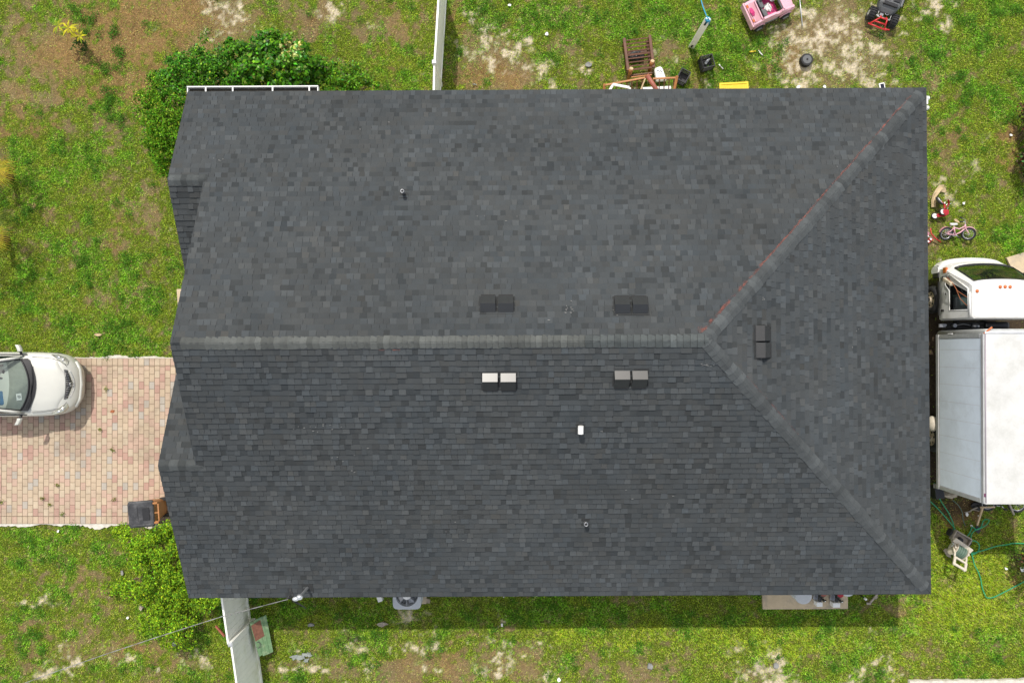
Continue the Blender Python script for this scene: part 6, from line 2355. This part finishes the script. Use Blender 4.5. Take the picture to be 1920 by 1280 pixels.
def croton():
    b = P(158, 82, 0)
    t = thing('croton_plant', 'young plant with rosettes of bright yellow leaves on the dry grass', 'plant', (b.x, b.y, 0))
    mb = MB()
    st = MB()
    for px, py, z, n_, L in ((109, 48, .80, 8, .26), (128, 53, .85, 9, .26), (150, 68, .72, 9, .24), (138, 60, .6, 6, .2)):
        c = P(px, py, z) - b
        st.tube([Vector((rnd.uniform(-.03, .03), rnd.uniform(-.03, .03), 0)), c * .5 + Vector((0, 0, .05)), c], [.016, .012, .008], n=6)
        for k in range(n_):
            a = 2 * math.pi * k / n_ + rnd.uniform(-.3, .3)
            d = Vector((math.cos(a), math.sin(a), rnd.uniform(.0, .6)))
            s = Vector((-math.sin(a), math.cos(a), 0))
            l = L * rnd.uniform(.7, 1.15)
            w = .030
            kk = rnd.uniform(.75, 1.15)
            cc = (.56 * kk, .52 * kk, .035) if rnd.random() < .8 else (.25, .34, .03)
            dz = Vector((0, 0, -l * .35))
            mb.add([c, c + d * l * .45 + s * w, c + d * l + dz, c + d * l * .45 - s * w], [(0, 1, 2, 3)], c=cc)
    lf = MB()
    for k in range(46):
        c = Vector((rnd.gauss(.06, .09), rnd.gauss(-.12, .13), rnd.uniform(.08, .45)))
        a = rnd.uniform(0, 6.28)
        d, s = Vector((math.cos(a), math.sin(a), rnd.uniform(-.2, .5))), Vector((-math.sin(a), math.cos(a), 0))
        kk = rnd.uniform(.6, 1.3)
        lf.add([c, c + d * .07 + s * .022, c + d * .14, c + d * .07 - s * .022], [(0, 1, 2, 3)], c=(.045 * kk, .09 * kk, .02 * kk))
    mb.build('yellow_leaf', 'leafm', t, colors=True)
    lf.build('foliage', 'leafm', t, colors=True)
    st.build('stem', 'bark', t)


croton()


def fan_palm(px, py, z, label, nfr, seed, spread):
    c = P(px, py, z)
    t = thing('fan_palm', label, 'palm', (c.x, c.y, 0), 0, 'small yellow palms at the lawn edge')
    MB().tube([(0, 0, 0), (.03, 0, z * .5), (0, 0, z)], [.10, .08, .07], n=10).build('trunk', 'bark', t)
    r2 = random.Random(seed)
    for k in range(nfr):
        a = 2 * math.pi * k / nfr + r2.uniform(-.2, .2)
        d = Vector((math.cos(a), math.sin(a), 0))
        s = Vector((-d.y, d.x, 0))
        mb = MB()
        base = Vector((0, 0, z))
        hub = base + d * spread * .45 + Vector((0, 0, .12))
        old = .2 if k in (0, 2, nfr - 1) else r2.uniform(.3, 1)
        for j in range(15):
            q = (j / 14 - .5) * 1.9
            dd = (d * math.cos(q) + s * math.sin(q)).normalized()
            L = spread * .75 * (1 - .25 * abs(q)) * r2.uniform(.85, 1.05)
            w = .011
            sid = Vector((-dd.y, dd.x, 0)) * w
            kk = r2.uniform(.75, 1.1)
            cc = (.46 * kk, .36 * kk, .04) if old < .45 else ((.24 * kk, .17 * kk, .085) if old < .7 else (.15 * kk, .22 * kk, .04))
            mid, tip = hub + dd * L * .55 + Vector((0, 0, .02)), hub + dd * L + Vector((0, 0, -.22 * L))
            mb.add([hub, mid + sid, tip, mid - sid], [(0, 1, 2, 3)], c=cc)
        fr_o = mb.build('frond', 'leafm', t, colors=True)
        MB().tube([base, hub], [.018, .01], n=5).build('frond_stalk', 'woodlight', fr_o)
    return t


fan_palm(-27, 316, 1.1, 'small palm whose yellow fan tips reach in over the lawn, nearer the shrubs', 11, 5, .85)
fan_palm(-36, 438, 1.1, 'small palm with a dense golden fan tip, nearer the driveway', 11, 8, .85)


# ------------------------------------------------------------------ grass blades over the lawn (uncountable)
def grass():
    g = np.random.default_rng(99)
    x0, x1, y0, y1 = -16.2, 16.2, -11.0, 11.2
    N = int((x1 - x0) * (y1 - y0) * 2100)
    x = g.uniform(x0, x1, N)
    y = g.uniform(y0, y1, N)
    hx, hy = x, y - CY
    keep = ~((hx > -7.6) & (hx < 9.9) & (np.abs(hy) < 5.4))
    keep &= ~((x < d_r + .0) & (y > d_bot - .0) & (y < d_top + .0))
    keep &= ~((x > p0.x) & (x < p1.x) & (y > p0.y - .0) & (y < -5.5))
    keep &= ~((x > 12.1) & (x < 13.9) & (y > -3.6) & (y < 2.3) & (g.random(N) < .8))
    x, y = x[keep], y[keep]
    c, sand, dryv, green, lush, yel = lawn_col(x, y, True)
    clump = fbm(x, y, 6.0, 141, 3)
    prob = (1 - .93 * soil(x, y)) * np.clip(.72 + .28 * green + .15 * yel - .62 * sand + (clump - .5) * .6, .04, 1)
    k = g.random(len(x)) < prob
    x, y, c, green, lush, yel, clump = x[k], y[k], c[k], green[k], lush[k], yel[k], clump[k]
    n = len(x)
    # weeds in the joints of the driveway
    L = (.024 + .042 * g.random(n)) * (.75 + .3 * green + .9 * yel + .35 * lush) * (.7 + .6 * clump)
    Wd = (.0065 + .006 * g.random(n)) * (1 + .8 * lush * (g.random(n) < .35))
    tilt = np.clip(g.normal(.95, .35, n) + .15 * yel, .15, 1.45)
    az = g.uniform(0, 2 * math.pi, n)
    lean = g.random(n) < .55 * yel
    az = np.where(lean, g.normal(-.55, .6, n), az)
    d = np.stack([np.cos(az) * np.sin(tilt), np.sin(az) * np.sin(tilt), np.cos(tilt)], 1)
    s = np.stack([-np.sin(az), np.cos(az), np.zeros(n)], 1)
    z0 = (fbm(x, y, 1.3, 77) - .5) * 0.05 - 0.022
    b = np.stack([x, y, z0], 1)
    m = b + d * (L * .55)[:, None]
    tip = b + d * L[:, None] - np.array([0, 0, 1]) * (L * .18 * np.sin(tilt))[:, None]
    w = s * Wd[:, None] * .5
    V = np.stack([b - w * .6, b + w * .6, m + w, tip, m - w], 1).reshape(-1, 3)
    Fc = np.arange(n)[:, None] * 5 + np.array([[0, 1, 2, 3, 4]])
    kk = (np.exp(g.normal(-.02, .37, n)) * (.55 + .95 * fbm(x, y, 11.0, 171, 2)))[:, None]
    hue = g.normal(0, .12, n)[:, None]
    dry = (g.random(n) < .07 + .12 * (1 - green))[:, None]
    c = np.where(dry, np.array([.38, .29, .13]) * (.6 + .7 * g.random(n))[:, None], c * 2.0)
    c = c * kk * np.concatenate([1 + hue, np.ones_like(hue), 1 - hue * .3], 1)
    C = np.repeat(np.clip(c, .004, .85), 5, 0)
    o = np_mesh('grass', V, Fc, C, 'grass')
    o['kind'] = 'stuff'
    # broad-leaved weeds growing in clumps, and a few tufts in the paver joints
    nc = 900
    cx, cy = g.uniform(x0, x1, nc * 6), g.uniform(y0, y1, nc * 6)
    _, sa, br_, gn_, lu_, ye_ = lawn_col(cx, cy, True)
    ok = (g.random(nc * 6) < np.clip(lu_ * gn_ * 1.1 - sa - ye_ * .8 - .10, .02, 1))
    ok &= ~((cx > -8.2) & (cx < 10.5) & (np.abs(cy - CY) < 6.2)) & ~((cx < d_r + .05) & (cy > d_bot - .05) & (cy < d_top + .05)) & ~((cx > 11.6) & (cy > -4) & (cy < 2.5))
    cx, cy = cx[ok][:nc], cy[ok][:nc]
    extra = [(190, 131), (172, 35), (150, 22), (205, 175), (208, 192), (222, 100), (212, 60), (232, 228), (170, 65)]
    ex = np.array([P(a, b_, 0) for a, b_ in extra])
    cx, cy = np.concatenate([cx, np.repeat(ex[:, 0], 4) + g.normal(0, .10, len(ex) * 4)]), np.concatenate([cy, np.repeat(ex[:, 1], 4) + g.normal(0, .10, len(ex) * 4)])
    jx = np.array([P(a, b_, 0) for a, b_ in ((119, 963), (110, 908), (213, 842), (201, 728), (5, 940), (190, 805), (216, 935), (82, 934), (95, 945))])
    per = 55
    px_ = np.repeat(cx, per) + g.normal(0, .07, len(cx) * per)
    py_ = np.repeat(cy, per) + g.normal(0, .07, len(cx) * per)
    pz_ = np.abs(g.normal(.04, .025, len(px_))) + .012
    jp = np.repeat(jx, 26, 0) + g.normal(0, .03, (len(jx) * 26, 3))
    jp[:, 2] = np.abs(g.normal(.05, .02, len(jp))) + .035
    p = np.concatenate([np.stack([px_, py_, pz_], 1), jp])
    nn = g.normal(0, .5, p.shape) + np.array([0, 0, 1.0])
    col_ = np.concatenate([np.repeat(np.array([[.075, .185, .020]]), len(px_), 0), np.repeat(np.array([[.20, .23, .05]]), len(jp), 0)])
    V, Fc, C = leaves(p, nn, .045, .026, col_, .32, 7)
    o = np_mesh('weeds', V, Fc, C, 'grass')
    o['kind'] = 'stuff'


grass()
